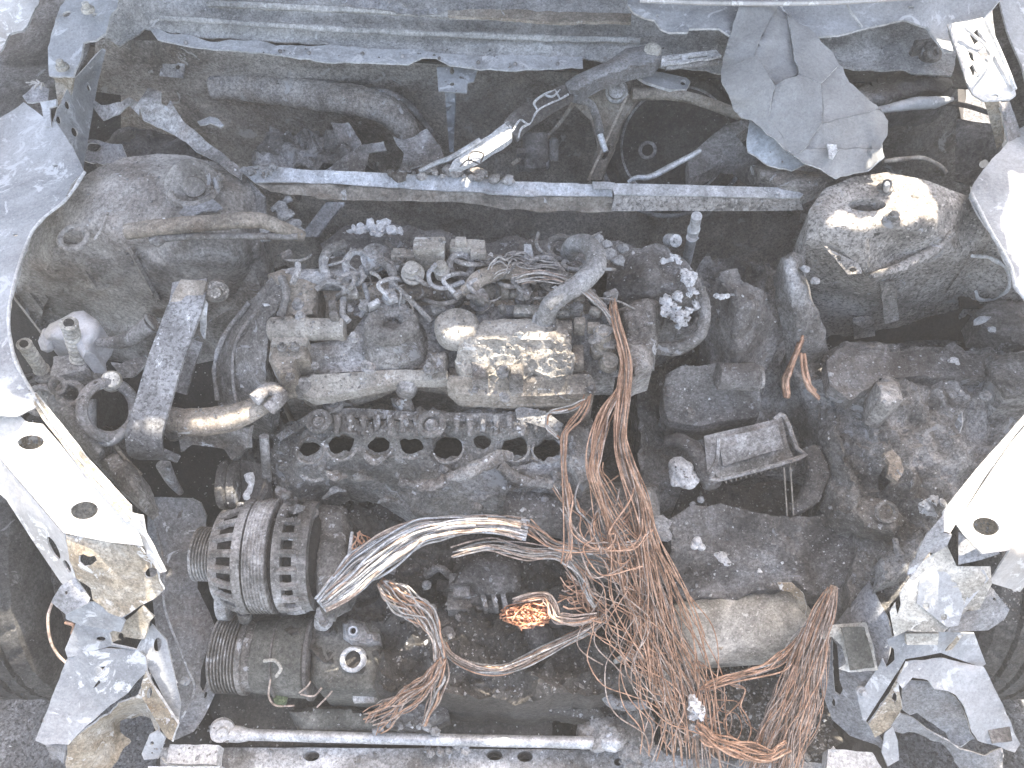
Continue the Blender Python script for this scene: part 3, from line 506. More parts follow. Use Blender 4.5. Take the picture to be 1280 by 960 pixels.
h2 = P('crash_horn', PANEL, [(1126, 838, .585), (1136, 826, .59), (1176, 822, .595), (1228, 834, .59), (1246, 868, .56), (1262, 900, .53), (1275, 930, .50), (1268, 940, .495), (1248, 934, .50), (1222, 926, .51), (1214, 910, .53), (1206, 885, .55), (1196, 870, .56), (1184, 864, .56), (1170, 862, .57), (1160, 850, .575), (1142, 846, .58), (1128, 860, .57), (1121, 852, .575)],
  step=5, th=.003, rag=1.2, amp=.002, rim=EDGE)
P('torn_horn_wall', PANELG, [(1128, 862, .54), (1138, 848, .55), (1160, 852, .55), (1182, 864, .54), (1196, 872, .53), (1206, 890, .51), (1218, 924, .48), (1200, 934, .46), (1188, 930, .45), (1180, 916, .45), (1160, 902, .46), (1146, 892, .48), (1136, 894, .48), (1126, 884, .5)], step=5, th=.003, rag=1.5, amp=.003, rim=EDGE)
P('torn_horn_wall', PANELG, [(1118, 890, .50), (1134, 896, .47), (1148, 904, .45), (1176, 920, .43), (1200, 936, .42), (1232, 945, .42), (1252, 936, .42), (1252, 990, .36), (1215, 990, .36), (1200, 955, .38), (1176, 928, .4), (1150, 918, .41), (1124, 914, .42), (1110, 912, .44)], step=5, th=.003, rag=2.5, amp=.007, freq=12, rim=EDGE)
P('bolted_gusset', RUSTP, [(1132, 826, .60), (1122, 852, .57), (1128, 885, .53), (1112, 910, .48), (1094, 922, .46), (1086, 905, .49), (1110, 868, .54)], holes=[(1118, 872, 3, 6)], step=5, th=.005, rim=EDGE, rag=.6)
P('hanging_tab', PANEL, [(1106, 916, .45), (1116, 908, .45), (1122, 925, .43), (1124, 950, .41), (1110, 958, .41), (1102, 940, .42)], step=4, th=.003, rim=EDGE)
P('horn_stain_patch', CHAR, [(1231, 896), (1250, 892), (1262, 908), (1266, 926), (1240, 930)], .522, step=4, th=.002, rag=.8)
P('subframe_block', OXIDE, [(1035, 936), (1090, 940), (1102, 960), (1100, 990), (1032, 990)], .42, step=5, th=.03, rag=1)
# front crossmember, lower front
P('front_crossmember', DUSTY, [(200, 934, .36), (640, 936, .34), (860, 940, .34), (1040, 955, .36), (1040, 1010, .33), (200, 1010, .33)], holes=[(389, 945, 11, 7), (618, 944, 10, 7), (656, 945, 10, 7), (772, 952, 5, 5)], step=7, amp=.002, skirt=.07)
P('lower_front_duct', SOOT_AND_SHADE, [(276, 870, .36), (330, 862, .38), (440, 885, .36), (640, 890, .34), (690, 888, .34), (690, 925, .33), (276, 935, .33)], step=7, amp=.004, skirt=.05)
P('lower_front_duct', GREENISH, [(360, 888, .40), (400, 882, .41), (440, 882, .41), (478, 900, .40), (482, 918, .38), (375, 918, .38)], dome=.02, edge=14, step=5, amp=.002, skirt=.04)
# ================================================================ things in the bay
def T(name, label, cat, x, y, z, group=None): return thing(name, label, cat, W(x, y, z), group)
def L(o, label, cat, group=None):
    o['label'] = label; o['category'] = cat
    if group: o['group'] = group
    return o
def lump(name, label, cat, mat, poly, z=None, group=None, **k):
    k.setdefault('skirt', .06); k.setdefault('step', 5); k.setdefault('amp', .006)
    return L(mk(name, patch(poly, z, **k), mat), label, cat, group)
def clump(name, label, cat, mat, spots, group=None, amp=.5, sub=2):      # spots: (px,py,z,r px)
    g = []
    for i, (x, y, z, r) in enumerate(spots): g.append(rockg(W(x, y, z), RP(x, y, z, r), seed=int(x * 3 + y + i), sub=sub, amp=amp))
    return L(mk(name, g, mat, sharp=50), label, cat, group)

# -------- cross brace between the towers
br = T('cross_brace', 'long pale sheet metal cross brace between the two strut towers', 'brace', 640, 240, .93)
P('brace_top', ALU, [(300, 212, .945), (312, 208, .947), (420, 213, .947), (520, 217, .947), (640, 226, .947), (765, 230, .947), (765, 246, .93), (640, 243, .93), (520, 236, .93), (400, 228, .93), (318, 228, .93)], parent=br, step=5, th=.003, amp=.0015, rim=EDGE, rag=.6)
P('brace_front', TAN, [(316, 228, .929), (400, 229, .929), (520, 237, .929), (640, 244, .929), (765, 247, .929), (766, 265, .90), (640, 262, .90), (560, 252, .905), (440, 250, .905), (340, 240, .912)], parent=br, step=5, th=.003, amp=.002, rag=.8)
P('brace_top', ALU, [(763, 229, .951), (980, 234, .951), (1004, 242, .95), (1000, 247, .944), (768, 243, .944)], parent=br, step=5, th=.003, amp=.001, rim=EDGE)
P('brace_front', TOWER, [(768, 243, .943), (1000, 247, .943), (1004, 263, .915), (764, 264, .912)], parent=br, step=5, th=.003, amp=.001)
P('brace_flange', ALU, [(740, 226, .955), (768, 228, .955), (764, 236, .953), (742, 235, .953)], parent=br, step=4, th=.003, rag=.8)
bolt(972, 243, .955, br, 4, ALU); bolt(330, 218, .953, br, 4, DUSTY)
P('brace_strut', PANELG, [(408, 252, .90), (430, 253, .90), (396, 296, .84), (374, 296, .84)], parent=br, step=5, th=.006)
clump('dirt_crumbs', 'grey dirt crumbled on top of the cross brace below the wiper blade', 'debris', CRUST, [(490 + 9 * k, 216 + 5 * math.sin(k * 2.1), .955, 6 + 3 * math.sin(k * 1.7)) for k in range(13)] + [(590 + 9 * k, 221 + 4 * math.sin(k * 2.9), .957, 5 + 3 * math.sin(k * 2.7)) for k in range(6)])
clump('dirt_crumbs', 'small crust of white and grey dirt on the left end of the cross brace', 'debris', ASH, [(306 + 7 * k, 212 + 3 * math.sin(k * 2.1), .955, 5 + 2 * math.sin(k * 1.7)) for k in range(6)])

lump('gearbox_housing', 'dark sooty gearbox housing filling the gap right of the engine', 'gearbox', CHARL, [(790, 430, .66), (830, 400, .68), (880, 330, .72), (960, 330, .72), (1030, 420, .66), (1060, 520, .60), (1050, 620, .52), (980, 600, .50), (880, 560, .56), (840, 640, .54), (800, 640, .56)], amp=.025, freq=16, ridges=.012, fine=.002, skirt=.1, relax=2)
# -------- stuff behind the brace
lump('charred_cloth', 'crumpled grey charred insulation heap behind the left half of the brace', 'insulation', CHARL, [(320, 190), (345, 168), (370, 178), (395, 165), (428, 178), (452, 200), (470, 205), (478, 218), (320, 222)], .80, amp=.022, freq=22, ridges=.012, dome=.03)
L(mk('charred_fragment', patch([(414, 150, .87), (436, 152, .87), (452, 180, .84), (430, 196, .82), (418, 170, .85)], amp=.008, step=5, th=.003, rag=1), [DUSTY, EDGE]), 'grey torn flake standing upright behind the left half of the brace', 'fragment')
L(mk('charred_fragment', patch([(405, 214, .87), (450, 182, .89), (482, 180, .89), (484, 190, .88), (462, 194, .87), (456, 216, .86)], amp=.007, step=5, th=.003, rag=1.5), [DUSTY, EDGE]), 'wide grey torn flake lying against the brace, left of the dark gap', 'fragment')
L(mk('charred_fragment', patch([(492, 170, .88), (518, 172, .88), (535, 160, .89), (556, 196, .86), (548, 200, .86), (500, 216, .85), (505, 190, .87)], amp=.006, step=5, th=.003, rag=1.5), [DUSTY, EDGE]), 'brown grey torn flake just above the tip of the wiper blade', 'fragment')
lump('charred_cloth', 'low grey charred heap at the foot of the firewall above the left tower', 'insulation', CHAR, [(112, 190), (140, 172), (180, 160), (230, 165), (250, 190), (262, 200), (200, 196), (140, 205)], .84, amp=.02, freq=20, dome=.03)
t = T('melted_wing_liner', 'bent thin grey strip curling from the left tower up to a ragged flap', 'trim strip', 230, 160, .95)
P('strip', DUSTY, [(172, 130, 1.0), (184, 108, 1.01), (200, 112, 1.01), (201, 128, 1.0), (208, 132, 1.0), (212, 124, 1.0), (220, 138, .99), (226, 150, .985), (250, 170, .97), (275, 190, .96), (303, 212, .95), (300, 222, .945), (276, 208, .95), (240, 185, .955), (205, 162, .965), (180, 150, .98)], parent=t, step=5, th=.003, rag=1, amp=.004, rim=EDGE)
P('flap', DUSTY, [(116, 124, .96), (125, 130, .96), (150, 128, .97), (160, 122, .98), (172, 128, .99), (174, 144, .98), (160, 132, .97), (148, 142, .95), (128, 148, .94), (117, 136, .95)], parent=t, step=4, th=.003, rag=1, amp=.003, rim=EDGE)
L(mk('charred_fragment', patch([(102, 178, .90), (125, 174, .91), (150, 180, .91), (158, 198, .89), (130, 206, .88), (106, 200, .89)], holes=[(118, 184, 9, 6)], amp=.004, step=4, th=.003, rag=1.5), [PANELG, EDGE]), 'torn grey sheet with a ragged hole at the back edge of the left tower', 'fragment')
L(mk('foil_scrap', patch([(247, 152), (262, 146), (272, 148), (281, 156), (276, 160), (262, 154), (250, 157)], .95, amp=.004, step=4, th=.003, rag=1), [ALU, EDGE]), 'small shiny metal scrap above the right side of the left tower', 'scrap')

# brake servo
bs = T('brake_booster', 'large round dark brake booster behind the right half of the brace', 'brake booster', 845, 190, .70)
cB = W(845, 180, .80); axB = Vector((0, -.80, .42)).normalized(); rB = RP(845, 180, .8, 1)
mk('housing', rev(cB - axB * .12, cB, [(0, rB * 95), (.7, rB * 96), (.8, rB * 92), (.84, rB * 82), (.97, rB * 78), (1, rB * 60), (.985, rB * 56), (.985, rB * 40), (1.0, rB * 36), (1.01, rB * 6)], seg=48, amp=.001), SOOT_AND_SHADE, bs)
cc = W(809, 187, .83); mk('port_ring', torus(cc + axB * .005, axB, rB * 9, rB * 2.2, amp=.1), DUSTY, bs); mk('port', rev(cc - axB * .03, cc + axB * .004, [(0, rB * 7), (1, rB * 7)], seg=16), BLACK, bs)
mk('housing_lip', torus(cB - axB * .022, axB, rB * 95, rB * 3, seg=48), HOSE, bs)
mk('pressed_ring', torus(cB - axB * .002, axB, rB * 68, rB * 1.6, seg=48), DUSTY, bs)
# wiper linkage bracket
wl = T('wiper_linkage', 'tan cast wiper linkage arms reaching down beside the brake booster', 'wiper linkage', 770, 120, .93)
P('casting', TAN, [(700, 122, .95), (740, 108, .96), (790, 98, .97), (812, 104, .965), (796, 124, .95), (780, 148, .92), (768, 176, .87), (752, 225, .80), (738, 225, .80), (746, 180, .86), (738, 150, .90), (716, 130, .94)], parent=wl, step=6, th=.012, amp=.002, holes=[(757, 190, 4, 10, 20)])
mk('bush', [rp((771, 116, .955), (771, 112, .985), [(0, 14), (.5, 14), (.6, 11), (1, 10)])], DUSTY, wl)
mk('drive_rod', tp([(790, 118, .965), (830, 118, .965), (870, 124, .96), (920, 142, .95), (935, 146, .95)], [9, 7, 7, 7, 5], amp=.06), TAN, wl)
P('link_arm', PANEL, [(797, 96, .985), (806, 88, .985), (826, 90, .985), (858, 97, .98), (863, 102, .98), (858, 111, .975), (838, 112, .98), (806, 102, .985)], parent=wl, step=4, th=.006, holes=[(854, 103, 3.5, 3.5)], rim=EDGE)
mk('crank_rod', tp([(722, 125, .96), (738, 130, .955), (746, 148, .945), (750, 165, .94)], 5), DUSTY, wl); mk('crank_rod', tp([(750, 168, .94), (757, 190, .92)], 4), ALU, wl)
L(mk('loose_rod', [tp([(735, 226, .90), (765, 160, .94), (785, 118, .965)], 1.6, seg=6)], TAN), 'thin tan rod leaning up along the wiper linkage casting', 'rod')
L(mk('loose_rod', [tp([(640, 206, .86), (690, 165, .9), (722, 122, .96)], 2.6, seg=6, amp=.2)], TAN), 'thin brown rod parallel to the wiper arm, just below it', 'rod')
# wiper arm
wa = T('wiper', 'burnt wiper arm with a white blistered blade lying over the cowl', 'wiper arm', 690, 140, .985)
P('arm_cover', PANELG, [(706, 104, 1.0), (720, 94, 1.01), (760, 76, 1.03), (782, 60, 1.04), (806, 56, 1.045), (824, 60, 1.045), (826, 72, 1.04), (818, 82, 1.035), (790, 88, 1.03), (750, 102, 1.01), (722, 118, 1.0), (712, 116, 1.0)], parent=wa, step=5, dome=.012, edge=10, skirt=.02, amp=.001)
pv = W(815, 67, 1.045); mk('pivot_nut', [torus(pv + Vector((0, 0, .008)), (0, -.3, 1), RP(815, 67, 1.04, 8), .004), rev(pv, pv + Vector((0, 0, .018)), [(0, .012), (.7, .011), (1, .006)], seg=6)], CREAM, wa)
P('slotted_rail', OXIDE, [(828, 70, 1.04), (895, 62, 1.045), (902, 70, 1.04), (826, 82, 1.03)], parent=wa, step=3, th=.004, holes=[[(833, 73), (852, 71), (852, 74), (834, 76)], [(860, 71), (884, 68), (885, 71), (860, 74)]], rag=.5)
mk('slotted_rail', tp([(832, 84, 1.02), (900, 78, 1.02), (930, 90, 1.01)], 4, amp=.2), DUSTY, wa)
P('scorched_arm', CHAR, [(630, 150, .985), (655, 130, .99), (690, 112, 1.0), (708, 104, 1.0), (716, 118, .998), (690, 136, .99), (655, 160, .985), (645, 172, .98)], parent=wa, step=4, th=.012, amp=.002, rag=1)
P('blade', OXIDE, [(566, 202, .97), (600, 176, .975), (632, 152, .985), (640, 158, .985), (640, 172, .98), (610, 192, .972), (572, 212, .965), (560, 212, .965)], parent=wa, step=4, th=.010, amp=.002, rag=1)
for q in ([(640, 165), (650, 150), (662, 155), (672, 138), (690, 128)], [(648, 172), (652, 160), (662, 155)], [(672, 138), (668, 128), (680, 118), (694, 112)], [(690, 128), (700, 124), (710, 118)], [(694, 112), (700, 124)], [(680, 118), (690, 121), (700, 112)]):
    mk('blister_edge', tp([(a, b, .999) for a, b in q], 1.3, seg=5, n=4, amp=.5), OXIDE, wa)
for q in ([(575, 208), (585, 200), (600, 205)], [(585, 200), (590, 190), (604, 192), (600, 205)]): mk('blister_edge', tp([(a, b, .982) for a, b in q], 1.1, seg=5, n=4), CHAR, wa)
mk('blade_tip', tp([(524, 214, .965), (545, 204, .967), (566, 196, .97), (600, 175, .98)], [2.5, 3, 3.5, 3.5], seg=8), ALU, wa)
L(mk('fluid_pipe', [tp([(786, 228, .93), (795, 222, .94), (815, 220, .94), (850, 202, .95), (876, 188, .96)], [3, 3, 4, 4, 3], amp=.1)], ALU), 'thin shiny bent pipe lying in front of the brake booster', 'pipe')
lump('charred_plastic_arm', 'charred forked plastic arm spreading right of the brake booster', 'plastic part', CHAR, [(860, 195, .93), (890, 170, .94), (905, 158, .95), (930, 150, .95), (940, 160, .94), (918, 172, .94), (930, 185, .94), (960, 208, .94), (990, 225, .94), (985, 235, .93), (950, 222, .93), (920, 200, .93), (905, 200, .93), (880, 215, .92), (862, 222, .92)], skirt=.03)
L(mk('charred_motor', [rp((668, 165, .90), (672, 215, .84), [(0, 10), (.05, 16), (.9, 17), (1, 12)], amp=.003), bp(655, 200, .86, 18, 10, 30, amp=.002, sub=2)], CHAR), 'small charred wiper motor in the gap under the wiper arm', 'motor')
L(mk('silver_cap', [rp((692, 172, .90), (692, 200, .86), [(0, 3), (.1, 6), (1, 6)])], DUSTY), 'slim grey upright canister right of the charred wiper motor', 'canister')

# -------- flaked sheet at top right: cracked into pieces
fs = T('flaked_sheet', 'big cracked slab of grey flaking skin draped over the right of the cowl', 'flaked sheet', 1000, 120, .98)
def cells(poly, n, seed):
    rng = np.random.default_rng(seed); Q = np.array(poly, float)[:, :2]; lo, hi = Q.min(0), Q.max(0); S = []
    while len(S) < n:
        p = rng.uniform(lo, hi)
        if inpoly([p], Q)[0] and all(np.hypot(*(p - s)) > 18 for s in S): S.append(p)
    S = np.array(S); out = []
    D = dense(poly, 6)
    G = None
    for i, s in enumerate(S):          # clip a big square by bisectors, then keep what is inside the outline
        c = [np.array(v, float) for v in ((lo[0] - 5, lo[1] - 5), (hi[0] + 5, lo[1] - 5), (hi[0] + 5, hi[1] + 5), (lo[0] - 5, hi[1] + 5))]
        for j, q in enumerate(S):
            if i == j: continue
            m = (s + q) / 2; d = q - s; d = d / np.hypot(*d); m = m - d * .25; nc = []
            for a, b in zip(c, c[1:] + c[:1]):
                da, db = (a - m) @ d, (b - m) @ d
                if da <= 0: nc.append(a)
                if da * db < 0: nc.append(a + (b - a) * da / (da - db))
            c = nc
            if len(c) < 3: break
        if len(c) >= 3: out.append((s, c))
    return out
outl = [(928, -8), (960, -8), (985, 18), (1010, 34), (1040, 66), (1052, 85), (1068, 115), (1082, 130), (1096, 132), (1110, 150), (1108, 168), (1098, 188), (1106, 196), (1085, 212), (1060, 216), (1045, 222), (1020, 206), (1004, 205), (988, 190), (975, 165), (958, 140), (940, 150), (928, 146), (918, 138), (912, 120), (903, 105), (900, 92), (904, 72), (912, 46)]
zc = [(928, -8, 1.13), (1010, 34, 1.09), (1052, 85, 1.07), (1110, 160, 1.03), (1060, 216, .995), (1000, 205, 1.0), (940, 150, 1.02), (900, 92, 1.06), (912, 46, 1.09), (960, 80, 1.085), (1000, 120, 1.07), (1040, 170, 1.035)]
OQ = np.array(outl, float)
def clip_to(c, Q):
    """shrink a convex cell to the (mildly concave) outline: triangulated test on a fine raster edge walk"""
    D = dense([tuple(v) for v in c], 3); ins = inpoly(D, Q); out = []
    if not ins.any(): return None
    for p, k in zip(D, ins):
        if k: out.append(tuple(p))
        else:
            e = None; best = 1e9
            for a, b in zip(Q, np.roll(Q, -1, 0)):
                ab = b - a; t = np.clip(((p - a) @ ab) / (ab @ ab), 0, 1); q = a + ab * t; d = np.hypot(*(p - q))
                if d < best: best = d; e = q
            if not out or math.hypot(out[-1][0] - e[0], out[-1][1] - e[1]) > 1.2: out.append(tuple(e))
    return out if len(out) > 5 else None
rng = np.random.default_rng(5)
for i, (s, c) in enumerate(cells(outl, 8, 6)):
    q = clip_to(c, OQ)
    if not q: continue
    q = np.array(q); dz = rng.uniform(-.008, .008); tl = rng.uniform(-.05, .05, 2) * .001
    zq = zfit(q, [(*p,) for p in zc]) + dz; q3 = [(x, y, z + tl[0] * (x - s[0]) + tl[1] * (y - s[1])) for (x, y), z in zip(q, zq)]
    try: mk('sheet_fragment', patch(q3, step=6, rag=1.6, th=.003, amp=.0025, freq=12, seed=31, ctrl=[]), [SHEET, EDGE if i % 3 == 0 else SHEET], fs)
    except Exception as e: print('frag', i, e)
P('blue_fragment', SHEETB, [(936, 128, 1.01), (955, 138, 1.01), (985, 168, 1.0), (992, 182, .99), (1006, 205, .98), (990, 212, .975), (960, 205, .98), (935, 190, .99), (934, 172, 1.0), (938, 150, 1.01)], parent=fs, step=5, th=.003, amp=.003, rag=1, rim=EDGE)
P('scab', OXIDE, [(1034, 180, 1.035), (1046, 180, 1.035), (1048, 188, 1.03), (1042, 198, 1.03), (1037, 196, 1.03)], parent=fs, step=3, th=.003, rag=1)
lump('dirt_mound', 'grey crumbled dirt and fibres at the foot of the flaked grey sheet', 'debris', CRUST, [(940, 205), (975, 208), (1010, 214), (1050, 224), (1010, 238), (975, 232), (950, 222)], .955, dome=.012, edge=8, skirt=.03, amp=.006)
# scuttle hollow on the right
lump('charred_duct', 'dark brown charred duct lump in the hollow below the right panel', 'duct', CHAR, [(1062, 118), (1085, 100), (1120, 84), (1150, 88), (1190, 92), (1196, 110), (1180, 122), (1140, 126), (1110, 134), (1080, 130)], .93, dome=.05, edge=18, amp=.012, freq=20)
L(mk('pivot_boss', [rp((1155, 86, .96), (1165, 62, 1.03), [(0, 22), (.3, 20), (.8, 12), (1, 10)], amp=.003), torus(W(1168, 66, 1.035), (.2, -.6, .8), RP(1168, 66, 1.03, 7), .005), boxg(W(1152, 60, 1.02), (.035, .01, .03), rot=10, amp=.002, sub=1)], CHARL), 'round burnt pivot boss with a ring under the right panel edge', 'pivot')
L(mk('pale_rod', tp([(1082, 140, .98), (1108, 136, .985), (1140, 130, .985), (1168, 128, .98), (1190, 124, .97)], [4, 5, 8, 8, 3], amp=.12), PANEL), 'pale thick rod end pointing right from under the flaked sheet', 'rod')
L(mk('curved_pipe', tp([(1104, 202, .95), (1135, 198, .95), (1155, 198, .95), (1175, 208, .94), (1182, 216, .93)], 3, amp=.2), TAN), 'thin curved tan pipe right behind the right strut tower', 'pipe')
L(mk('curved_pipe', tp([(1125, 130, .96), (1195, 130, .95), (1240, 142, .93)], 3), CHAR), 'dark straight pipe running right across the hollow behind the right tower', 'pipe')

# -------- left: coolant and air-conditioning pipes
L(mk('coolant_pipe', [tp([(158, 290, .965), (200, 284, .97), (260, 279, .972), (318, 275, .972), (350, 284, .96), (378, 296, .93)], [10, 10.5, 10, 10, 9, 8], seg=14, amp=.05)], TAN), 'thick pale pipe stub lying across the left strut tower', 'pipe')
L(mk('coolant_pipe', [tp([(192, 300, .955), (230, 296, .955), (300, 295, .955), (372, 296, .945)], [5, 5, 4.5, 4.5], seg=12, amp=.06), rockg(W(196, 300, .955), .012, 4)], DUSTY), 'thin pale pipe just below the thick one on the left tower', 'pipe')
clump('foil_tangle', 'knot of grey melted foil beyond the pipe end by the left tower', 'debris', ASH, [(350, 258, .93, 9), (357, 268, .93, 10), (366, 280, .92, 9), (360, 250, .93, 6), (372, 288, .92, 7)])
sb = T('strap_bracket', 'wide grey steel strap bent into a hook beside the engine', 'bracket', 200, 460, .80)
def strap(pts, wpx, th, nrm=None):
    c = spline([W(*p) for p in pts], 6); V = []; F = []; n = len(c)
    for i, p in enumerate(c):
        t = (c[min(i + 1, n - 1)] - c[max(i - 1, 0)]).normalized(); side = Vector((1, 0, 0)); side = (side - t * side.dot(t)).normalized(); nn = side.cross(t)
        w = RP(pts[0][0], pts[0][1], pts[0][2], wpx) / 2
        V += [p - side * w - nn * th / 2, p + side * w - nn * th / 2, p + side * w + nn * th / 2, p - side * w + nn * th / 2]
    for i in range(n - 1):
        for k in range(4): a, b = 4 * i + k, 4 * i + (k + 1) % 4; F.append((a, b, b + 4, a + 4))
    F += [(3, 2, 1, 0), (4 * n - 4, 4 * n - 3, 4 * n - 2, 4 * n - 1)]
    return np.array([tuple(v) for v in V]), F
DS = burnt('sooty_strap', (.13, .13, .135), (.22, .225, .235), (.36, .37, .39), wamt=.15, bump=.3, speck=.8, spscale=170, grit=.3)
mk('strap_bar', strap([(238, 352, .92), (234, 378, .925), (226, 400, .915), (206, 455, .885), (190, 510, .855), (181, 540, .835), (181, 560, .80), (186, 570, .765), (200, 572, .74), (208, 562, .74)], 42, .006), DS, sb, sharp=60)
P('strap_top', TAN, [(216, 368, .935), (226, 349, .935), (258, 351, .935), (250, 385, .92), (238, 384, .922), (211, 382, .925)], parent=sb, step=4, th=.006)
P('oxide_flake', ALU, [(250, 384, .92), (256, 374, .92), (260, 380, .915), (258, 405, .89), (256, 425, .87), (250, 415, .88)], parent=sb, step=4, th=.004, rag=1.2, rim=EDGE)
mk('rear_flange', strap([(243, 425, .82), (232, 455, .80), (222, 490, .77)], 24, .006), DUSTY, sb)
mk('mount_boss', rp((272, 362, .90), (270, 366, .93), [(0, 14), (.6, 14), (.7, 7), (1, 6)], amp=.002), TOWER, sb)
# thermostat arm
ar = T('engine_mount_arm', 'thick sooty elbow arm reaching from the strap to the engine', 'mount arm', 270, 530, .78)
mk('arm', [tp([(200, 522, .78), (235, 528, .79), (280, 524, .80), (312, 514, .81), (345, 494, .82)], [17, 19, 19, 16, 13], seg=16, amp=.05, flat=.8)], TAN, ar)
P('web', DUSTY, [(222, 540, .76), (312, 534, .78), (308, 560, .74), (290, 576, .71), (280, 562, .72), (240, 556, .73), (226, 566, .72)], parent=ar, step=5, th=.012, amp=.002)
P('saddle', CRUST, [(205, 512, .80), (222, 516, .80), (224, 546, .79), (212, 552, .775), (202, 540, .78)], parent=ar, step=4, th=.01, amp=.002)
mk('arm_stub', [tp([(318, 500, .85), (336, 486, .85), (352, 494, .85), (336, 512, .84)], 9), rp((330, 545, .76), (334, 600, .68), [(0, 6), (1, 6)])], DUSTY, ar)
# service ports, hoses
vb = T('valve_block', 'cluster of pale valve fittings and clamps inside the left fender', 'valve block', 95, 470, .80)
def ribbed(a, b, r, n=7): return rp(a, b, [(0, r * 1.1), (.02, r * 1.15)] + [(k / n * .9 + .05 + d, r * q) for k in range(n) for d, q in ((0, .75), (.03, .98), (.06, .98), (.09, .75))] + [(.96, r * .7), (.97, r * 1.05), (1, r * 1.05)], seg=20)
mk('threaded_port', [ribbed((99, 448, .84), (86, 404, .93), 10)], CREAM, vb); mk('threaded_port', [ribbed((52, 462, .82), (30, 430, .90), 8.5)], CREAM, vb)
mk('port_opening', [rp((86, 404, .9305), (85.8, 403.6, .932), [(0, 6), (1, 6)])], BLACK, vb); mk('port_opening', [rp((30, 430, .9005), (29.8, 429.7, .902), [(0, 5), (1, 5)])], BLACK, vb)
mk('block', [bp(92, 462, .82, 44, 34, 26, rot=15, amp=.003, sub=2), bp(66, 476, .80, 26, 20, 26, rot=-10, amp=.003, sub=2), rp((115, 452, .82), (122, 486, .79), [(0, 9), (.1, 11), (.9, 10), (1, 8)])], CHARL, vb)
mk('clamp_ring', [torus(W(136, 512, .83), (.85, -.3, .5), RP(136, 512, .83, 34), RP(136, 512, .83, 7), amp=.06), rp((108, 500, .82), (112, 540, .79), [(0, 11), (1, 8)])], PANELG, vb)
mk('clamp_ring', tp([(118, 540, .80), (130, 552, .80), (146, 548, .80), (156, 538, .80)], 6), PANEL, vb)
mk('small_rings', [torus(W(52, 500, .80), (.3, -.3, .8), .022, .006, amp=.1), torus(W(88, 492, .81), (.5, -.3, .8), .018, .006), torus(W(72, 482, .83), (0, -.6, .8), .012, .004)], DUSTY, vb)
mk('cup', rp((140, 480, .82), (140, 474, .86), [(0, 11), (.8, 12), (1, 9)], amp=.001), CREAM, vb)
MW = burnt('melted_white_plastic', (.42, .43, .46), (.55, .56, .60), (.68, .69, .73), bump=.15, rough=.5, speck=.15, grit=.15)
t = T('melted_reservoir', 'smooth white melted reservoir lump inside the left fender', 'reservoir', 95, 410, .84)
mk('blob', patch([(52, 418), (62, 405), (78, 398), (92, 390), (105, 389), (122, 400), (128, 410), (124, 420), (116, 430), (118, 442), (104, 448), (92, 436), (78, 428), (58, 426)], .86, dome=.035, edge=16, step=4, amp=.003, skirt=.05, relax=2), MW, t)
mk('drip', rockg(W(60, 424, .85), .02, 3, sq=(1.3, .6, 1)), MW, t)
L(mk('elbow_pipe', [tp([(122, 428, .86), (145, 428, .865), (165, 422, .875), (190, 404, .90)], [5, 8, 10, 12], seg=16, amp=.04), torus(W(191, 403, .902), (.8, .5, .35), RP(190, 404, .9, 11), .003)], DUSTY), 'short grey elbow pipe pointing up right beside the left fender', 'pipe')
L(mk('curled_scrap', patch([(138, 452, .82), (150, 456, .82), (180, 444, .83), (186, 452, .82), (170, 470, .80), (150, 474, .79)], step=4, th=.004, amp=.004, rag=1), [DUSTY, EDGE]), 'curled grey scrap lying below the short elbow pipe', 'scrap')
lump('ash_mass', 'whitish crumbling ash mass under the valve fittings', 'ash', ASH, [(40, 480), (70, 484), (92, 500), (110, 525), (130, 545), (130, 565), (118, 575), (90, 545), (60, 515)], .78, dome=.03, amp=.01, freq=25)
lump('ash_mass', 'dark grey crumbly ash strip beside the left headlight bracket', 'ash', CHARL, [(122, 575), (140, 560), (165, 580), (178, 600), (184, 625), (175, 632), (150, 610)], .76, dome=.03, amp=.012, freq=30)
L(mk('stay_rod', tp([(140, 552, .78), (160, 578, .76), (176, 594, .75)], 3), TAN), 'thin brown stay rod running down from the clamp ring', 'rod')
L(mk('support_leg', tp([(204, 580, .66), (214, 600, .62), (226, 616, .58)], [9, 7, 4]), DUSTY), 'short tapering leg below the hook of the steel strap', 'leg')

# ================================================================ engine
en = T('engine', 'sooty four cylinder engine block and head in the middle of the bay', 'engine', 530, 500, .30)
E = lambda name, geo, mat=DUSTY, **k: mk(name, geo, mat, en, **k)
E('engine_block', [patch([(300, 340), (760, 330), (840, 420), (830, 620), (820, 860), (640, 880), (480, 870), (300, 760), (290, 500)], .50, step=6, amp=.03, freq=16, ridges=.02, fine=.002, skirt=.2)], SOOT_AND_SHADE)
E('head_body', patch([(330, 350), (700, 330), (760, 380), (740, 500), (600, 500), (560, 474), (400, 474), (350, 480), (328, 450)], .79, step=7, amp=.004, skirt=.2), TAN)
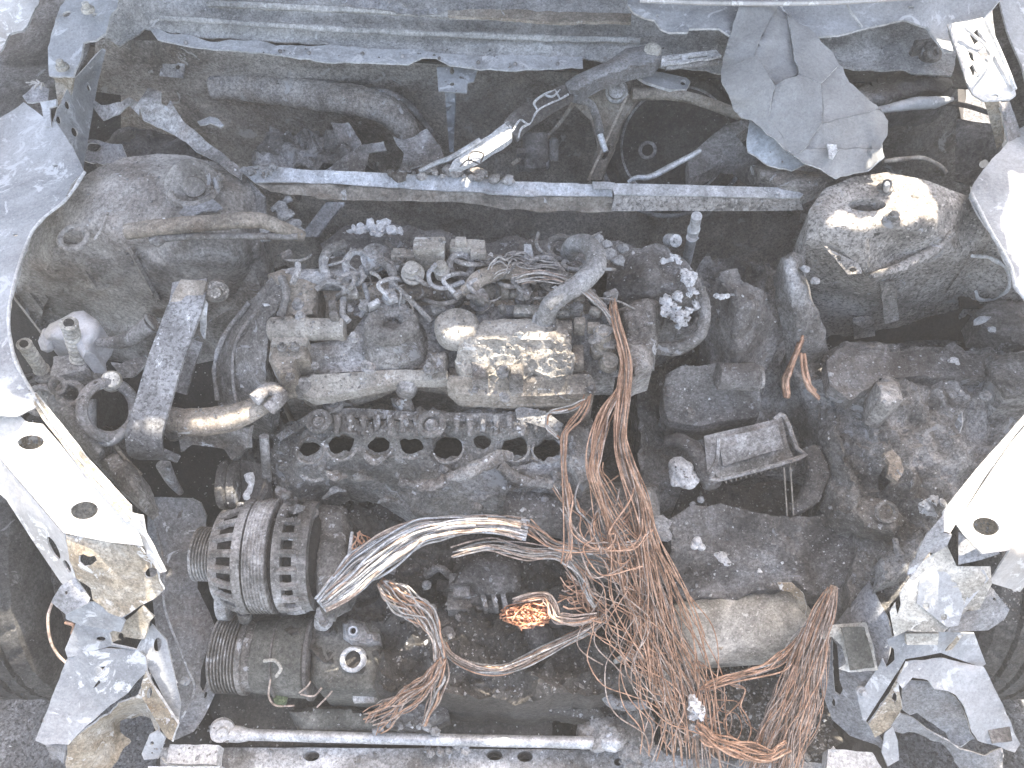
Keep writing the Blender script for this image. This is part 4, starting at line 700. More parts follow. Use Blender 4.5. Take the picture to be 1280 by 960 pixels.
# timing side cover
E('timing_cover', patch([(272, 505, .72), (268, 470, .76), (270, 435, .80), (290, 400, .85), (320, 368, .90), (342, 344, .92), (356, 342, .92), (352, 380, .91), (336, 400, .90), (332, 480, .84), (328, 508, .79), (296, 512, .74)], ctrl=[(300, 440, .86), (310, 480, .82), (285, 470, .80)], step=5, amp=.004, freq=30, skirt=.1, relax=3, fine=.001), CHARL)
E('cover_seam', [tp([(296, 506, .79), (291, 475, .815), (292, 440, .845), (303, 412, .875), (322, 388, .90)], 2.2, seg=8), tp([(272, 500, .75), (268, 460, .79), (280, 420, .84), (312, 378, .89)], 3, seg=8, amp=.3)], DUSTY)
E('timing_cover', patch([(334, 342, .91), (352, 336, .92), (374, 342, .91), (400, 350, .90), (396, 395, .885), (364, 400, .88), (340, 402, .885)], step=5, dome=.012, edge=10, amp=.003, skirt=.06), TAN)
E('vent_tube', [rp((337, 412, .885), (432, 411, .885), [(0, 13), (.03, 16), (.30, 16), (.33, 14), (.42, 14), (.44, 15.5), (.5, 15.5), (.52, 14), (.92, 14), (.95, 16), (.99, 15), (1, 10)], seg=24, amp=.0008), bp(364, 432, .875, 44, 14, 22, amp=.001, sub=2)], BAKED)
E('tube_cradle', patch([(338, 424), (384, 424), (386, 448), (370, 452), (368, 468), (350, 472), (336, 450)], .875, step=4, dome=.01, edge=6, skirt=.06, amp=.002), TAN)
for x, y, r in ((372, 378, 8), (375, 394, 7), (352, 432, 6), (368, 432, 6), (462, 458, 8), (536, 459, 8), (628, 463, 8), (442, 420, 7), (362, 470, 6), (437, 384, 5), (520, 350, 4), (610, 350, 4)):
    bolt(x, y, .905 if y < 440 else .885, en, r, DUSTY)
# cam cover
E('cam_cover', patch([(345, 440, .86), (436, 420, .87), (455, 396, .875), (470, 384, .875), (640, 382, .875), (700, 398, .875), (716, 404, .875), (722, 440, .86), (720, 462, .84), (640, 462, .84), (560, 458, .84), (440, 466, .835), (380, 470, .83), (345, 468, .83)], step=5, amp=.003, freq=26, ridges=.001, skirt=.05, relax=2), DUSTY)
E('cam_cover_lip', patch([(380, 474, .842), (440, 465, .842), (560, 460, .842), (640, 464, .842), (730, 462, .842), (740, 470, .84), (738, 500, .80), (650, 502, .80), (575, 500, .80), (560, 476, .83), (500, 470, .835), (440, 492, .81), (392, 498, .80), (374, 486, .82)], step=5, amp=.002, freq=20, skirt=.04, rag=1), TAN)
E('flange_rib', [tp([(576, 502, .805), (650, 505, .805), (740, 503, .805)], 3, seg=6), tp([(386, 498, .81), (440, 494, .815), (500, 478, .835), (504, 466, .84)], 2.5, seg=6)], TAN)
E('front_ledge', patch([(562, 470, .862), (640, 472, .862), (738, 468, .862), (744, 480, .855), (742, 492, .835), (700, 494, .83), (640, 496, .83), (572, 492, .835), (558, 480, .85)], step=4, amp=.0015, freq=30, skirt=.035, rag=.8), TAN)
E('front_ledge', patch([(372, 478, .845), (392, 468, .852), (500, 462, .856), (560, 464, .856), (560, 474, .85), (505, 476, .848), (440, 490, .838), (394, 498, .83), (376, 490, .835)], step=4, amp=.0015, freq=30, skirt=.02, rag=.8), BAKED)
for x in (380, 508): E('flange_boss', rp((x, 486, .81), (x, 480, .845), [(0, 14), (.7, 12), (1, 8)], amp=.001), DUSTY)
E('right_cover', patch([(594, 408), (604, 400), (690, 397), (704, 404), (712, 420), (704, 430), (640, 426), (596, 428), (588, 420)], .908, step=4, dome=.006, edge=8, amp=.002, freq=40, skirt=.05, rag=.6), BAKED)
E('cover_crust', patch([(576, 428, .905), (596, 422, .912), (640, 418, .914), (690, 420, .914), (714, 424, .91), (718, 446, .89), (714, 468, .865), (690, 472, .86), (668, 464, .87), (656, 474, .86), (640, 466, .865), (628, 474, .86), (606, 466, .865), (592, 474, .86), (574, 462, .87), (570, 444, .89)], step=2.6, amp=.006, freq=60, ridges=.004, fine=.003, skirt=.03, rag=2.5), BAKED)
for x, y, w in ((548, 452, 24), (600, 462, 26), (645, 466, 22)): E('coil_foot', patch([(x - w / 2, y - 12), (x + w / 2, y - 12), (x + w / 2 - 3, y + 12), (x - w / 2 + 3, y + 12)], .872, dome=.010, edge=6, step=3, skirt=.03, amp=.004, freq=60, rag=1), CRUST)
# filler
fc = W(490, 408, .895); s = RP(490, 408, .9, 1)
E('oil_filler', [rev(fc - Vector((0, 0, .05)), fc, [(0, s * 46), (.3, s * 42), (.6, s * 36), (1, s * 32)], amp=.002), torus(fc + Vector((0, 0, .004)), (0, 0, 1), s * 22, s * 12, amp=.22, s2=12)], CHARL)
E('filler_crust', [rockg(fc + Vector((s * 20 * math.cos(a), s * 20 * math.sin(a), .006)), s * (9 + 4 * math.sin(a * 5)), seed=int(a * 9), sq=(1, 1, .6)) for a in np.arange(0, 6.2, .55)], CRUST, sharp=60)
fc = W(571, 408, .905); E('round_cap', rev(fc - Vector((0, 0, .02)), fc + Vector((0, 0, .012)), [(0, s * 27), (.4, s * 28), (.75, s * 27.5), (.93, s * 24), (1, s * 14)], amp=.0012), BAKED)
# common rail and injectors
E('fuel_rail', [rp((440, 366, .895), (660, 362, .895), [(0, 10), (.02, 13), (.4, 13), (.41, 10), (.46, 10), (.47, 13), (.98, 13), (1, 10)], seg=20)], TAN)
E('upper_rail', [rp((350, 350, .90), (455, 350, .90), [(0, 11), (.03, 14), (.97, 14), (1, 9)], seg=20, amp=.001)], DUSTY)
for k, x in enumerate((437, 487, 568, 600, 655)):
    y = 372 + (k % 2) * 6
    E('injector', [rp((x, y + 10, .86), (x, y - 10, .93), [(0, 9), (.35, 9), (.36, 12), (.55, 12), (.56, 7), (.8, 7), (.81, 10), (1, 8)], amp=.0012), boxg(W(x + 4, y - 4, .93), (.016, .012, .012), rot=20 * k, amp=.001, sub=1)], DUSTY if k % 2 else CRUST)
    E('injector_pipe', tp([(x, y - 6, .935), (x - 14, y - 22, .945), (x + 4, y - 30, .94), (x + 20, y - 26, .92)], 3, amp=.1, seg=8), DUSTY)
for x in (452, 540, 640): E('rail_clamp', patch([(x - 12, 382), (x + 28, 380), (x + 28, 392), (x - 10, 392)], .895, step=4, th=.006, amp=.001), PANELG)
# valve cluster
E('solenoid_body', [bp(505, 322, .94, 30, 14, 18, amp=.001, sub=1), bp(500, 318, .945, 18, 10, 14), bp(538, 318, .945, 38, 22, 40, amp=.002, sub=2), bp(528, 308, .965, 22, 16, 12), bp(585, 312, .945, 42, 16, 22, amp=.002, sub=2), bp(576, 303, .965, 14, 10, 12), bp(598, 318, .95, 20, 10, 12)], BAKED)
E('solenoid_coil', [rp((516, 345, .925), (514, 334, .955), [(0, 11), (.6, 12), (.65, 9), (1, 9)]), rp((553, 345, .93), (551, 328, .96), [(0, 9), (.4, 10), (.5, 7), (.9, 7), (1, 4)]), torus(W(516, 342, .94), (0, -.5, .8), RP(516, 342, .94, 12), .004)], BAKED)
E('vacuum_cap', [rp((469, 322, .935), (468, 312, .95), [(0, 12), (.5, 11), (.6, 4), (1, 2)]), rev(W(469, 322, .925), W(469, 322, .935), [(0, .022), (1, .024)])], DUSTY)
E('ring_mount', [torus(W(700, 310, .93), (0, -.5, .8), RP(700, 310, .93, 14), .006, amp=.2), torus(W(576, 332, .935), (.3, -.6, .8), RP(576, 332, .93, 14), .006, amp=.1), rp((700, 316, .9), (700, 308, .93), [(0, 10), (1, 6)])], CHARL)
tan_t = tp([(576, 366, .93), (590, 356, .935), (604, 346, .94), (630, 340, .945), (655, 344, .945), (672, 352, .94)], [6, 11, 12, 11, 10, 6], amp=.06, flat=.7); E('breather_tube', tan_t, TAN)
for q, r, m in (([(412, 350, .92), (404, 330, .93), (412, 312, .94), (432, 305, .94)], 6, CHARL), ([(440, 350, .92), (432, 330, .93), (444, 315, .94), (470, 322, .94), (500, 335, .94)], 4.5, DUSTY), ([(460, 335, .93), (478, 328, .94), (490, 340, .94), (492, 360, .92)], 6, CHARL), ([(352, 346, .93), (358, 370, .92), (350, 395, .90)], 5, DUSTY),
                 ([(395, 362, .925), (410, 352, .93), (430, 358, .93), (444, 372, .92)], 4, DUSTY), ([(545, 330, .96), (536, 342, .955), (540, 356, .945), (556, 360, .94), (580, 352, .94)], 2.8, PANELG), ([(640, 352, .94), (660, 330, .95), (676, 322, .95), (690, 326, .945), (706, 344, .93)], 4, DUSTY), ([(486, 350, .94), (500, 362, .935), (516, 378, .92), (530, 392, .91), (540, 402, .905)], 3, CHARL),
                 ([(430, 370, .92), (428, 392, .905), (436, 402, .9)], 4, DUSTY), ([(455, 355, .93), (460, 378, .92), (450, 396, .905)], 3.2, PANELG), ([(650, 375, .92), (660, 350, .94), (690, 345, .94), (712, 352, .93)], 5, CHARL), ([(680, 360, .93), (690, 346, .94), (712, 348, .94), (728, 365, .92)], 7, CHARL), ([(365, 355, .93), (372, 340, .94), (372, 330, .94)], 4, DUSTY)):
    E('small_hose', tp(q, r, seg=9, amp=.12), m)
E('rail_bracket', patch([(655, 305, .965), (664, 305, .965), (668, 330, .94), (690, 338, .93), (690, 346, .925), (656, 340, .93)], step=4, th=.005), DUSTY)
E('cross_bar', boxg(W(680, 390, .90), (.10, .02, .012), rot=-3), CREAM)
rc = random.Random(4)
for k in range(48):
    x, y = rc.uniform(372, 765), rc.uniform(306, 378); z = .925 + rc.uniform(-.01, .015); a = rc.uniform(0, 6.3); l = rc.uniform(14, 40)
    E('small_hose', tp([(x, y, z), (x + l * .5 * math.cos(a), y + l * .3 * math.sin(a), z + rc.uniform(0, .02)), (x + l * math.cos(a + .25), y + l * .6 * math.sin(a + .25), z + .01), (x + 1.6 * l * math.cos(a + .5), y + .9 * l * math.sin(a + .5), z - .02)], rc.choice((1.2, 1.6, 2.2, 3)), seg=8, amp=.15), rc.choice((DUSTY, CHARL, CHAR, CRUST)))
for k in range(34):
    x, y = rc.uniform(350, 765), rc.uniform(310, 396); z = .905 + rc.uniform(0, .012)
    E('clip', bp(x, y, z, rc.uniform(7, 18), rc.uniform(6, 14), rc.uniform(8, 20), rot=rc.uniform(-40, 40), tilt=rc.uniform(-15, 15), amp=.0012, sub=1), rc.choice((DUSTY, CHARL, TAN, CRUST)))
for k in range(26):
    x, y = rc.choice(((rc.uniform(345, 560), rc.uniform(400, 470)), (rc.uniform(560, 765), rc.uniform(455, 500)), (rc.uniform(345, 760), rc.uniform(325, 395)))); bolt(x, y, .885 if y < 470 else .85, en, rc.uniform(3.5, 6.5), rc.choice((DUSTY, CHARL)))
# right end connectors
E('end_connector', [bp(706, 412, .90, 18, 14, 20), bp(724, 408, .905, 14, 12, 24), bp(742, 410, .90, 16, 10, 14), rp((752, 440, .86), (754, 412, .92), [(0, 15), (.3, 15), (.35, 11), (.8, 12), (1, 8)], amp=.002), rp((760, 455, .86), (763, 450, .88), [(0, 12), (1, 10)]), bp(722, 448, .87, 14, 30, 20, amp=.001, sub=1), bp(710, 425, .895, 8, 10, 12)], TAN)
E('end_crust', [rockg(W(753, 414, .915), .016, 3), rockg(W(744, 424, .91), .010, 5), rockg(W(762, 430, .90), .012, 8)], CRUST)
E('end_bracket', patch([(700, 398, .89), (740, 392, .89), (760, 404, .88), (772, 430, .86), (770, 468, .82), (742, 470, .82), (715, 462, .84)], step=5, amp=.004, skirt=.06), DUSTY)
# perforated steel strip under the head
for k in range(9):
    x = 590 + k * 8; E('mesh_strut', [tp([(x, 510, .77), (x + 6, 502, .78)], 1.2, seg=4), tp([(x, 502, .78), (x + 6, 510, .77)], 1.2, seg=4)], DUSTY)
for q in ([(488, 498, .80), (512, 496, .80), (520, 515, .77), (500, 520, .76)], [(420, 498, .79), (440, 500, .79), (440, 512, .77), (420, 512, .77)]): E('head_foot', patch(q, step=4, dome=.012, edge=6, skirt=.04, amp=.004), CRUST)

# big hose
bh = T('radiator_hose', 'thick ashen S-shaped hose arching over the right end of the engine', 'hose', 710, 350, .90)
mk('hose', tp([(712, 325, .91), (712, 312, .94), (720, 305, .96), (734, 305, .97), (744, 318, .975), (744, 334, .975), (728, 352, .97), (704, 368, .96), (688, 382, .945), (680, 402, .91)], [11, 12, 12, 12, 13, 13, 13, 12, 12, 12], seg=20, amp=.04, n=10), HOSE, bh)
mk('clamp', [torus(W(718, 330, .93), (0, .3, .9), RP(718, 330, .93, 14), .004, amp=.2), torus(W(680, 402, .915), (-.3, -.8, .6), RP(680, 402, .91, 13), .0035)], DUSTY, bh)
L(mk('charred_hose', tp([(735, 365, .90), (748, 382, .90), (758, 400, .89), (764, 430, .87), (768, 470, .83)], 7, amp=.1), CHARL), 'thin charred hose going down right from under the thick S-shaped hose', 'hose')

MANI = burnt('melted_manifold_ash', (.12, .115, .11), (.22, .215, .205), (.34, .335, .33), wamt=.25, white=(.42, .43, .45), bump=1.0, bscale=80, grit=.42)
# ================================================================ intake manifold
im = T('intake_manifold', 'melted crusty intake manifold with a row of round holes', 'manifold', 520, 560, .60)
holes = [(388, 562, 15, 9), (427, 556, 17, 15), (473, 556, 16, 12), (515, 556, 15, 13), (560, 559, 17, 16), (602, 552, 12, 10), (643, 559, 16, 14), (684, 561, 16, 15)]
mk('manifold_body', patch([(340, 548, .70), (362, 532, .72), (392, 516, .755), (440, 514, .77), (520, 514, .77), (540, 512, .77), (640, 520, .77), (690, 520, .765), (712, 545, .74), (716, 580, .70), (706, 612, .66), (660, 618, .65), (640, 630, .64), (622, 640, .63), (600, 634, .63), (560, 650, .61), (520, 644, .61), (505, 625, .62), (470, 610, .64), (430, 604, .65), (400, 618, .64), (380, 640, .62), (356, 630, .62), (348, 608, .64), (338, 580, .67)],
   ctrl=[(430, 540, .775), (520, 540, .775), (640, 542, .775), (430, 575, .73), (520, 578, .73), (640, 580, .73), (560, 610, .69), (640, 605, .69), (370, 570, .71), (370, 600, .68), (450, 595, .69)], holes=holes, step=3, amp=.010, freq=30, ridges=.006, fine=.003, skirt=.010, relax=1, rag=2.5, seed=21), MANI, im)
mk('manifold_underside', patch([(340, 560, .68), (345, 585, .665), (710, 590, .67), (712, 610, .655), (660, 618, .64), (640, 630, .63), (600, 634, .62), (560, 650, .60), (520, 644, .60), (470, 610, .63), (430, 604, .64), (400, 618, .63), (380, 640, .61), (356, 630, .61), (340, 600, .65)], step=5, amp=.008, freq=30, skirt=.06), CHARL, im)
mk('upper_flange', patch([(392, 514, .785), (440, 510, .79), (540, 516, .79), (640, 517, .79), (690, 522, .785), (690, 530, .775), (640, 527, .78), (540, 526, .78), (440, 522, .78), (392, 526, .77), (350, 550, .735), (344, 545, .735), (370, 526, .765)], step=4, amp=.001, th=.005), CHARL, im)
for k in range(18):
    x = 404 + k * 16.6
    if abs(x - 540) < 14: continue
    mk('comb_tooth', tp([(x, 520, .787), (x + 1, 530, .783), (x, 542 + 3 * math.sin(k * 3), .775)], [5, 4, 2.5], seg=8, amp=.15), CRUST, im)
for x, y, r in ((398, 526, 9), (539, 530, 11), (417, 503, 7)):
    mk('flange_eye', [torus(W(x, y, .795), (0, -.2, 1), RP(x, y, .79, r + 3), .006, amp=.2)], CHARL, im); bolt(x, y, .80, im, r * .8, DUSTY)
for i, (x, y, rx, ry) in enumerate(holes): mk('port_rim', torus(W(x, y + 1, .745), (0, -.15, 1), RP(x, y, .75, rx + 2.5), .0022, amp=.7), CRUST, im)
mk('port_shade', patch([(362, 548), (716, 548), (714, 592), (362, 592)], .60, step=9, th=.004), BLACK, im)  # black sheet under the ports, painting in their inner shade
mk('melted_fold', [tp([(560, 598, .74), (585, 592, .75), (600, 582, .755), (620, 572, .76), (640, 570, .75)], [6, 9, 9, 8, 6], amp=.45), tp([(500, 602, .73), (530, 606, .73), (560, 600, .73)], [4, 7, 7], amp=.5), tp([(625, 580, .75), (655, 600, .73), (700, 606, .72)], [6, 8, 5], amp=.5), tp([(455, 568, .745), (468, 578, .74), (480, 572, .745)], 4, amp=.5)], CRUST, im)
rc = random.Random(21)
for k in range(26):
    x, y = rc.uniform(350, 700), rc.uniform(585, 632) if k % 2 else rc.uniform(575, 600); z = .72 - (y - 580) * .0012; a = rc.uniform(-.7, .7); l = rc.uniform(12, 34)
    mk('melted_curl', tp([(x, y, z), (x + l * .4, y + l * .3 * math.sin(a * 3), z + .015), (x + l * math.cos(a), y + l * math.sin(a) * .6, z)], [2, rc.uniform(3, 6), 1.5], amp=.5, seg=8), rc.choice((MANI, CRUST, CHARL)), im)
mk('melted_drape', patch([(548, 590, .72), (640, 585, .73), (716, 575, .73), (722, 610, .69), (690, 620, .67), (640, 616, .67), (600, 630, .65), (560, 616, .67)], step=4, amp=.01, freq=26, ridges=.006, skirt=.03, rag=2), CHARL, im)
P('stub_plate', HOSE, [(644, 512, .80), (650, 508, .80), (682, 514, .80), (704, 530, .79), (700, 540, .78), (678, 534, .785), (646, 524, .79)], parent=im, step=5, th=.01)
L(mk('intake_pipe', [rp((632, 635, .64), (742, 650, .64), [(0, 24), (.05, 28), (.9, 30), (1, 26)], amp=.003, seg=24)], CHAR), 'blue grey charred pipe section right below the melted manifold', 'pipe')
lump('crusted_bracket', 'pale crusted melted bracket between the two copper bundles', 'bracket', CRUST, [(700, 530), (740, 522), (752, 560), (750, 600), (728, 612), (708, 590)], .72, dome=.03, edge=14, amp=.012, freq=30)
lump('crusted_pump', 'crumbly grey pump body behind the copper wires, below the manifold', 'pump', CHARL, [(700, 620), (760, 600), (820, 610), (830, 660), (815, 710), (760, 712), (705, 690)], .60, dome=.05, edge=26, amp=.012, freq=20, ridges=.005)
L(mk('white_rag', [rockg(W(822, 655, .67), .02, 3), rockg(W(830, 668, .67), .014, 5), rockg(W(815, 676, .66), .012, 6)], ASH), 'pale crumpled clump right of the main copper bundle', 'debris')

# ================================================================ alternator
al = T('alternator', 'grey finned alternator with slotted cage below the manifold', 'alternator', 340, 700, .52)
A0, A1 = (278, 694, .60), (408, 694, .60); S = RP(340, 694, .6, 1); a0, a1 = W(*A0), W(*A1)
mk('stator', rev(a0, a1, [(0, S * 40), (.1, S * 58), (.9, S * 58), (1, S * 45)], seg=36), BLACK, al)
axd = (a1 - a0)
def ringg(t0, t1, r0, r1): return rev(a0 + axd * t0, a0 + axd * t1, [(0, S * r0), (.001, S * r1), (.999, S * r1), (1, S * r0)], seg=48)
for t0, t1, r in ((.02, .10, 58), (.26, .34, 71), (.36, .56, 70), (.62, .70, 70), (.80, .93, 67)): mk('cage_ring', ringg(t0, t1, r - 10, r), DUSTY, al)
mk('winding', [ringg(.36 + k * .03, .375 + k * .03, 66, 71) for k in range(7)], DUSTY, al)
for a in range(-70, 100, 17):
    for t0, t1, r0, r1 in ((.06, .28, 58, 70), (.68, .84, 69, 68)):
        d = Vector((0, -math.cos(R(a)), math.sin(R(a)))); d = Vector((0, -math.sin(R(a + 40)), math.cos(R(a + 40))))
        p0, p1 = a0 + axd * t0 + d * S * (r0 - 3), a0 + axd * t1 + d * S * (r1 - 3)
        mk('cage_rib', tubeg([p0, p0.lerp(p1, .5) + d * S * 2, p1], [S * 5.5, S * 5, S * 5.5], 6), DUSTY, al)
pl = mk('drive_pulley', rev(W(246, 692, .60), W(288, 694, .60), [(0, 0.001), (.001, S * 16), (.02, S * 30), (.06, S * 34)] + [(.1 + k * .09 + d, S * r) for k in range(8) for d, r in ((0, 33.5), (.03, 33.5), (.045, 29.5), (.065, 29.5))] + [(.84, S * 35), (.9, S * 35), (.93, S * 24), (1, S * 24)], seg=40), DUSTY, al)
mk('shaft_nut', rev(W(240, 692, .60), W(250, 692, .60), [(0, S * 7), (1, S * 9)], seg=6), TAN, pl)
mk('rear_cover', patch([(396, 632), (432, 636), (438, 660), (440, 720), (430, 745), (400, 762), (392, 720), (392, 660)], .635, dome=.03, edge=20, step=5, amp=.008, freq=30, skirt=.07), CHARL, al)
mk('mounting_ear', [rp((306, 762, .56), (306, 774, .53), [(0, 10), (1, 8)]), rp((402, 770, .57), (406, 784, .54), [(0, 9), (.6, 12), (.65, 6), (1, 6)]), bp(408, 768, .58, 24, 14, 16), rp((355, 612, .65), (357, 626, .62), [(0, 11), (1, 14)])], DUSTY, al)
for x, y, z in ((300, 632, .66), (392, 640, .67), (404, 776, .585)): bolt(x, y, z, al, 6, DUSTY)
mk('cover_stud', rp((440, 665, .66), (436, 700, .655), [(0, 2), (1, 3)]), OXIDE, al)
# idlers
id_ = T('idler_pulley', 'round dusty idler pulley above the alternator pulley', 'pulley', 300, 606, .62)
mk('wheel', rp((276, 606, .66), (304, 606, .66), [(0, 6), (.02, 24), (.1, 30), (.4, 31), (.5, 27), (.6, 31), (.9, 30), (1, 18)], seg=32, amp=.001), CHARL, id_)
mk('bracket', patch([(300, 575, .70), (332, 580, .71), (336, 612, .68), (322, 634, .655), (304, 632, .65)], step=5, amp=.003, skirt=.04), CHAR, id_)
L(mk('melted_drip', tp([(312, 594, .715), (314, 606, .715), (309, 620, .71), (312, 622, .705)], [6, 3, 4, 2], amp=.5), OXIDE), 'white melted metal drip beside the idler pulley', 'drip')
t = T('tensioner_pulley', 'flat dark edged disc between the alternator and compressor pulleys', 'pulley', 282, 748, .52)
mk('disc', rp((276, 748, .535), (292, 748, .535), [(0, 24), (.1, 27), (.9, 27), (1, 24)], seg=32), DUSTY, t)
mk('hub', rp((274, 748, .535), (276, 748, .535), [(0, 10), (1, 14)]), CHAR, t)

# ================================================================ compressor
cp = T('air_compressor', 'dark air conditioning compressor with a bright ringed port', 'compressor', 400, 820, .40)
S = RP(400, 820, .48, 1)
mk('front_housing', rev(W(322, 818, .47), W(392, 820, .47), [(0, S * 30), (.05, S * 46), (.6, S * 50), (.95, S * 50), (1, S * 47)], seg=36, amp=.0015), GREENISH, cp)
mk('rear_housing', [patch([(388, 776), (402, 770), (470, 772), (480, 786), (476, 862), (468, 868), (402, 866), (388, 850)], .50, step=5, dome=.025, edge=16, amp=.0015, skirt=.1, relax=2)], GREENISH, cp)
mk('housing_seam', [rev(W(390, 820, .47), W(396, 820, .47), [(0, S * 50), (.2, S * 53), (.8, S * 53), (1, S * 50)], seg=36), rev(W(350, 820, .47), W(353, 820, .47), [(0, S * 48), (.2, S * 51), (.8, S * 51), (1, S * 48)], seg=36)], CHAR, cp)
cpl = mk('clutch_pulley', rev(W(274, 816, .47), W(326, 818, .47), [(0, 0.001), (.001, S * 36), (.03, S * 47)] + [(.06 + k * .075 + d, S * r) for k in range(8) for d, r in ((0, 48), (.028, 48), (.04, 43), (.062, 43))] + [(.68, S * 49), (.8, S * 49), (.82, S * 45), (.98, S * 44), (1, S * 25)], seg=48), CHARL, cp)
mk('clutch_face', rp((270, 816, .47), (276, 816, .47), [(0, 20), (.5, 32), (1, 34)], seg=32), DUSTY, cpl)
def port(x, y, z, ro, ri, mat, nm='port'):
    c = W(x, y, z); u = RP(x, y, z, 1); d = Vector((0, -.25, .97))
    mk(nm, rev(c - d * .03, c, [(0, u * ro), (.9, u * ro), (1, u * (ro - 1.5)), (1.0001, u * (ri + .5)), (.95, u * ri), (.3, u * ri), (.29, .0001)], seg=28, amp=.0006, caps=False), mat, cp)
    mk('port_bore', rev(c - d * .024, c - d * .012, [(0, u * ri * .97), (1, u * ri * .97)], seg=20), BLACK, cp)
port(440, 824, .545, 16, 10.5, OXIDE); port(441, 788, .555, 7, 3.5, ALU)
mk('port_boss', [patch([(428, 778), (440, 773), (456, 778), (462, 790), (474, 792), (476, 804), (462, 808), (440, 806), (429, 798)], .528, step=4, dome=.014, edge=6, skirt=.03)], DUSTY, cp)
bolt(462, 797, .545, cp, 6, PANELG); bolt(362, 806, .528, cp, 7, DUSTY); bolt(336, 793, .51, cp, 5, DUSTY); bolt(364, 846, .51, cp, 5, CHAR)
mk('lower_barrel', rp((440, 868, .47), (472, 866, .47), [(0, 4), (.1, 11), (.9, 12), (1, 8)]), DUSTY, cp)
mk('lower_lug', [rp((351, 870, .47), (351, 878, .44), [(0, 9), (.8, 8), (1, 4)])], burnt('green_lug', (.06, .09, .05), (.10, .14, .08), (.16, .2, .13), bump=.4), cp)
mk('sensor_wire', [tp([(330, 826, .54), (344, 826, .55), (351, 836, .55), (345, 846, .54)], 2.2, seg=6)], CREAM, cp)
for q in ([(338, 850, .53), (336, 870, .5), (345, 882, .48), (368, 882, .47)], [(374, 866, .51), (384, 858, .53), (388, 852, .54)], [(376, 868, .51), (392, 870, .52), (402, 860, .53)], [(396, 884, .48), (410, 870, .50), (416, 862, .51)]):
    mk('loose_wire', tp(q, 1.2, seg=5), COPPERG, cp)

# ================================================================ lower engine centre
lo = T('lower_engine_casing', 'dark oily lower engine casing behind the copper wires', 'engine casing', 600, 780, .30)
def LO(name, geo, mat=GREENISH): return mk(name, geo, mat, lo)
LO('casing', patch([(478, 720, .44), (560, 690, .46), (680, 690, .46), (760, 720, .45), (835, 730, .43), (830, 850, .37), (760, 872, .35), (640, 880, .34), (500, 868, .35), (478, 800, .39)], step=6, amp=.008, freq=16, ridges=.005, skirt=.15))
LO('oil_separator', [patch([(556, 736), (580, 700), (620, 690), (652, 705), (650, 740), (630, 745), (600, 748), (590, 735)], .56, step=5, dome=.03, edge=14, amp=.004, skirt=.08)], CHAR)
LO('casing_block', [bp(540, 790, .48, 70, 60, 40, amp=.003, sub=3), bp(600, 745, .54, 22, 30, 30, amp=.002, sub=2)], CHAR); LO('casing_block', [bp(600, 800, .47, 90, 50, 40, rot=-3, amp=.003, sub=3)], GREENISH); LO('casing_block', [bp(686, 806, .47, 60, 60, 40, amp=.003, sub=3)], CHAR)
LO('casing_step', [bp(590, 756, .53, 60, 22, 26, amp=.002, sub=2), bp(578, 738, .55, 22, 24, 24, amp=.001, sub=1), bp(568, 728, .56, 12, 18, 18)], DUSTY)
LO('sump_rib', [bp(670, 830, .43, 120, 10, 20), bp(560, 850, .42, 140, 8, 20)], CHAR)
for k, x in enumerate((605, 618, 630)): LO('cooling_fin', bp(x, 752, .56, 6, 24, 26, rot=14), DUSTY)
for x, y, z in ((533, 730, .56), (632, 820, .51), (563, 796, .52), (700, 770, .52), (540, 760, .53), (575, 770, .53), (662, 792, .51)): bolt(x, y, z, lo, 6, DUSTY)
rc = random.Random(9)
for k in range(60):
    x, y = rc.uniform(484, 835), rc.uniform(705, 870); z = .50 - (y - 700) * .0005 + rc.uniform(-.01, .03)
    if k % 3 == 0: LO('casing_hose', tp([(x, y, z), (x + rc.uniform(8, 22), y + rc.uniform(-10, 10), z + .02), (x + rc.uniform(25, 45), y + rc.uniform(-14, 14), z)], rc.uniform(2, 6), seg=8, amp=.15), rc.choice((CHAR, DUSTY, GREENISH)))
    else: LO('casing_lug', bp(x, y, z, rc.uniform(10, 34), rc.uniform(8, 26), rc.uniform(12, 30), rot=rc.uniform(-30, 30), tilt=rc.uniform(-20, 20), amp=.002, sub=2), rc.choice((CHAR, GREENISH, DUSTY, CHARL)))
LO('boss', [rp((560, 794, .48), (560, 790, .52), [(0, 12), (.7, 10), (1, 7)]), rp((700, 760, .50), (700, 752, .56), [(0, 26), (.6, 24), (1, 18)], amp=.003), rp((670, 800, .48), (670, 790, .53), [(0, 22), (.7, 20), (1, 14)], amp=.003)], CHAR)
lump('gravelly_soot', 'dark gravelly soot spread at the bottom centre below the wires', 'soot', SOOT_AND_SHADE, [(560, 856), (640, 850), (700, 838), (770, 850), (800, 880), (790, 905), (680, 892), (570, 892)], .40, amp=.01, freq=60, ridges=.006, dome=.015, group=None)
lump('gravelly_soot', 'lumpy soot left of centre between compressor and wires', 'soot', CHAR, [(480, 850), (500, 840), (556, 870), (560, 900), (520, 912), (470, 905)], .41, amp=.012, freq=40, ridges=.006, dome=.015)
t = T('torn_metal_stub', 'torn shiny metal stub hanging at bottom centre', 'metal scrap', 655, 850, .45)
P('stub', ALU, [(632, 840, .50), (640, 832, .51), (660, 842, .50), (678, 840, .49), (680, 850, .48), (672, 866, .45), (664, 854, .46), (652, 855, .46), (642, 870, .44), (634, 862, .46)], parent=t, step=4, th=.003, rag=1, rim=EDGE, amp=.004)
P('upper_ear', DUSTY, [(652, 826, .50), (668, 810, .52), (680, 816, .51), (682, 840, .49), (660, 842, .5)], parent=t, step=4, th=.003, rag=1, amp=.004, rim=EDGE)
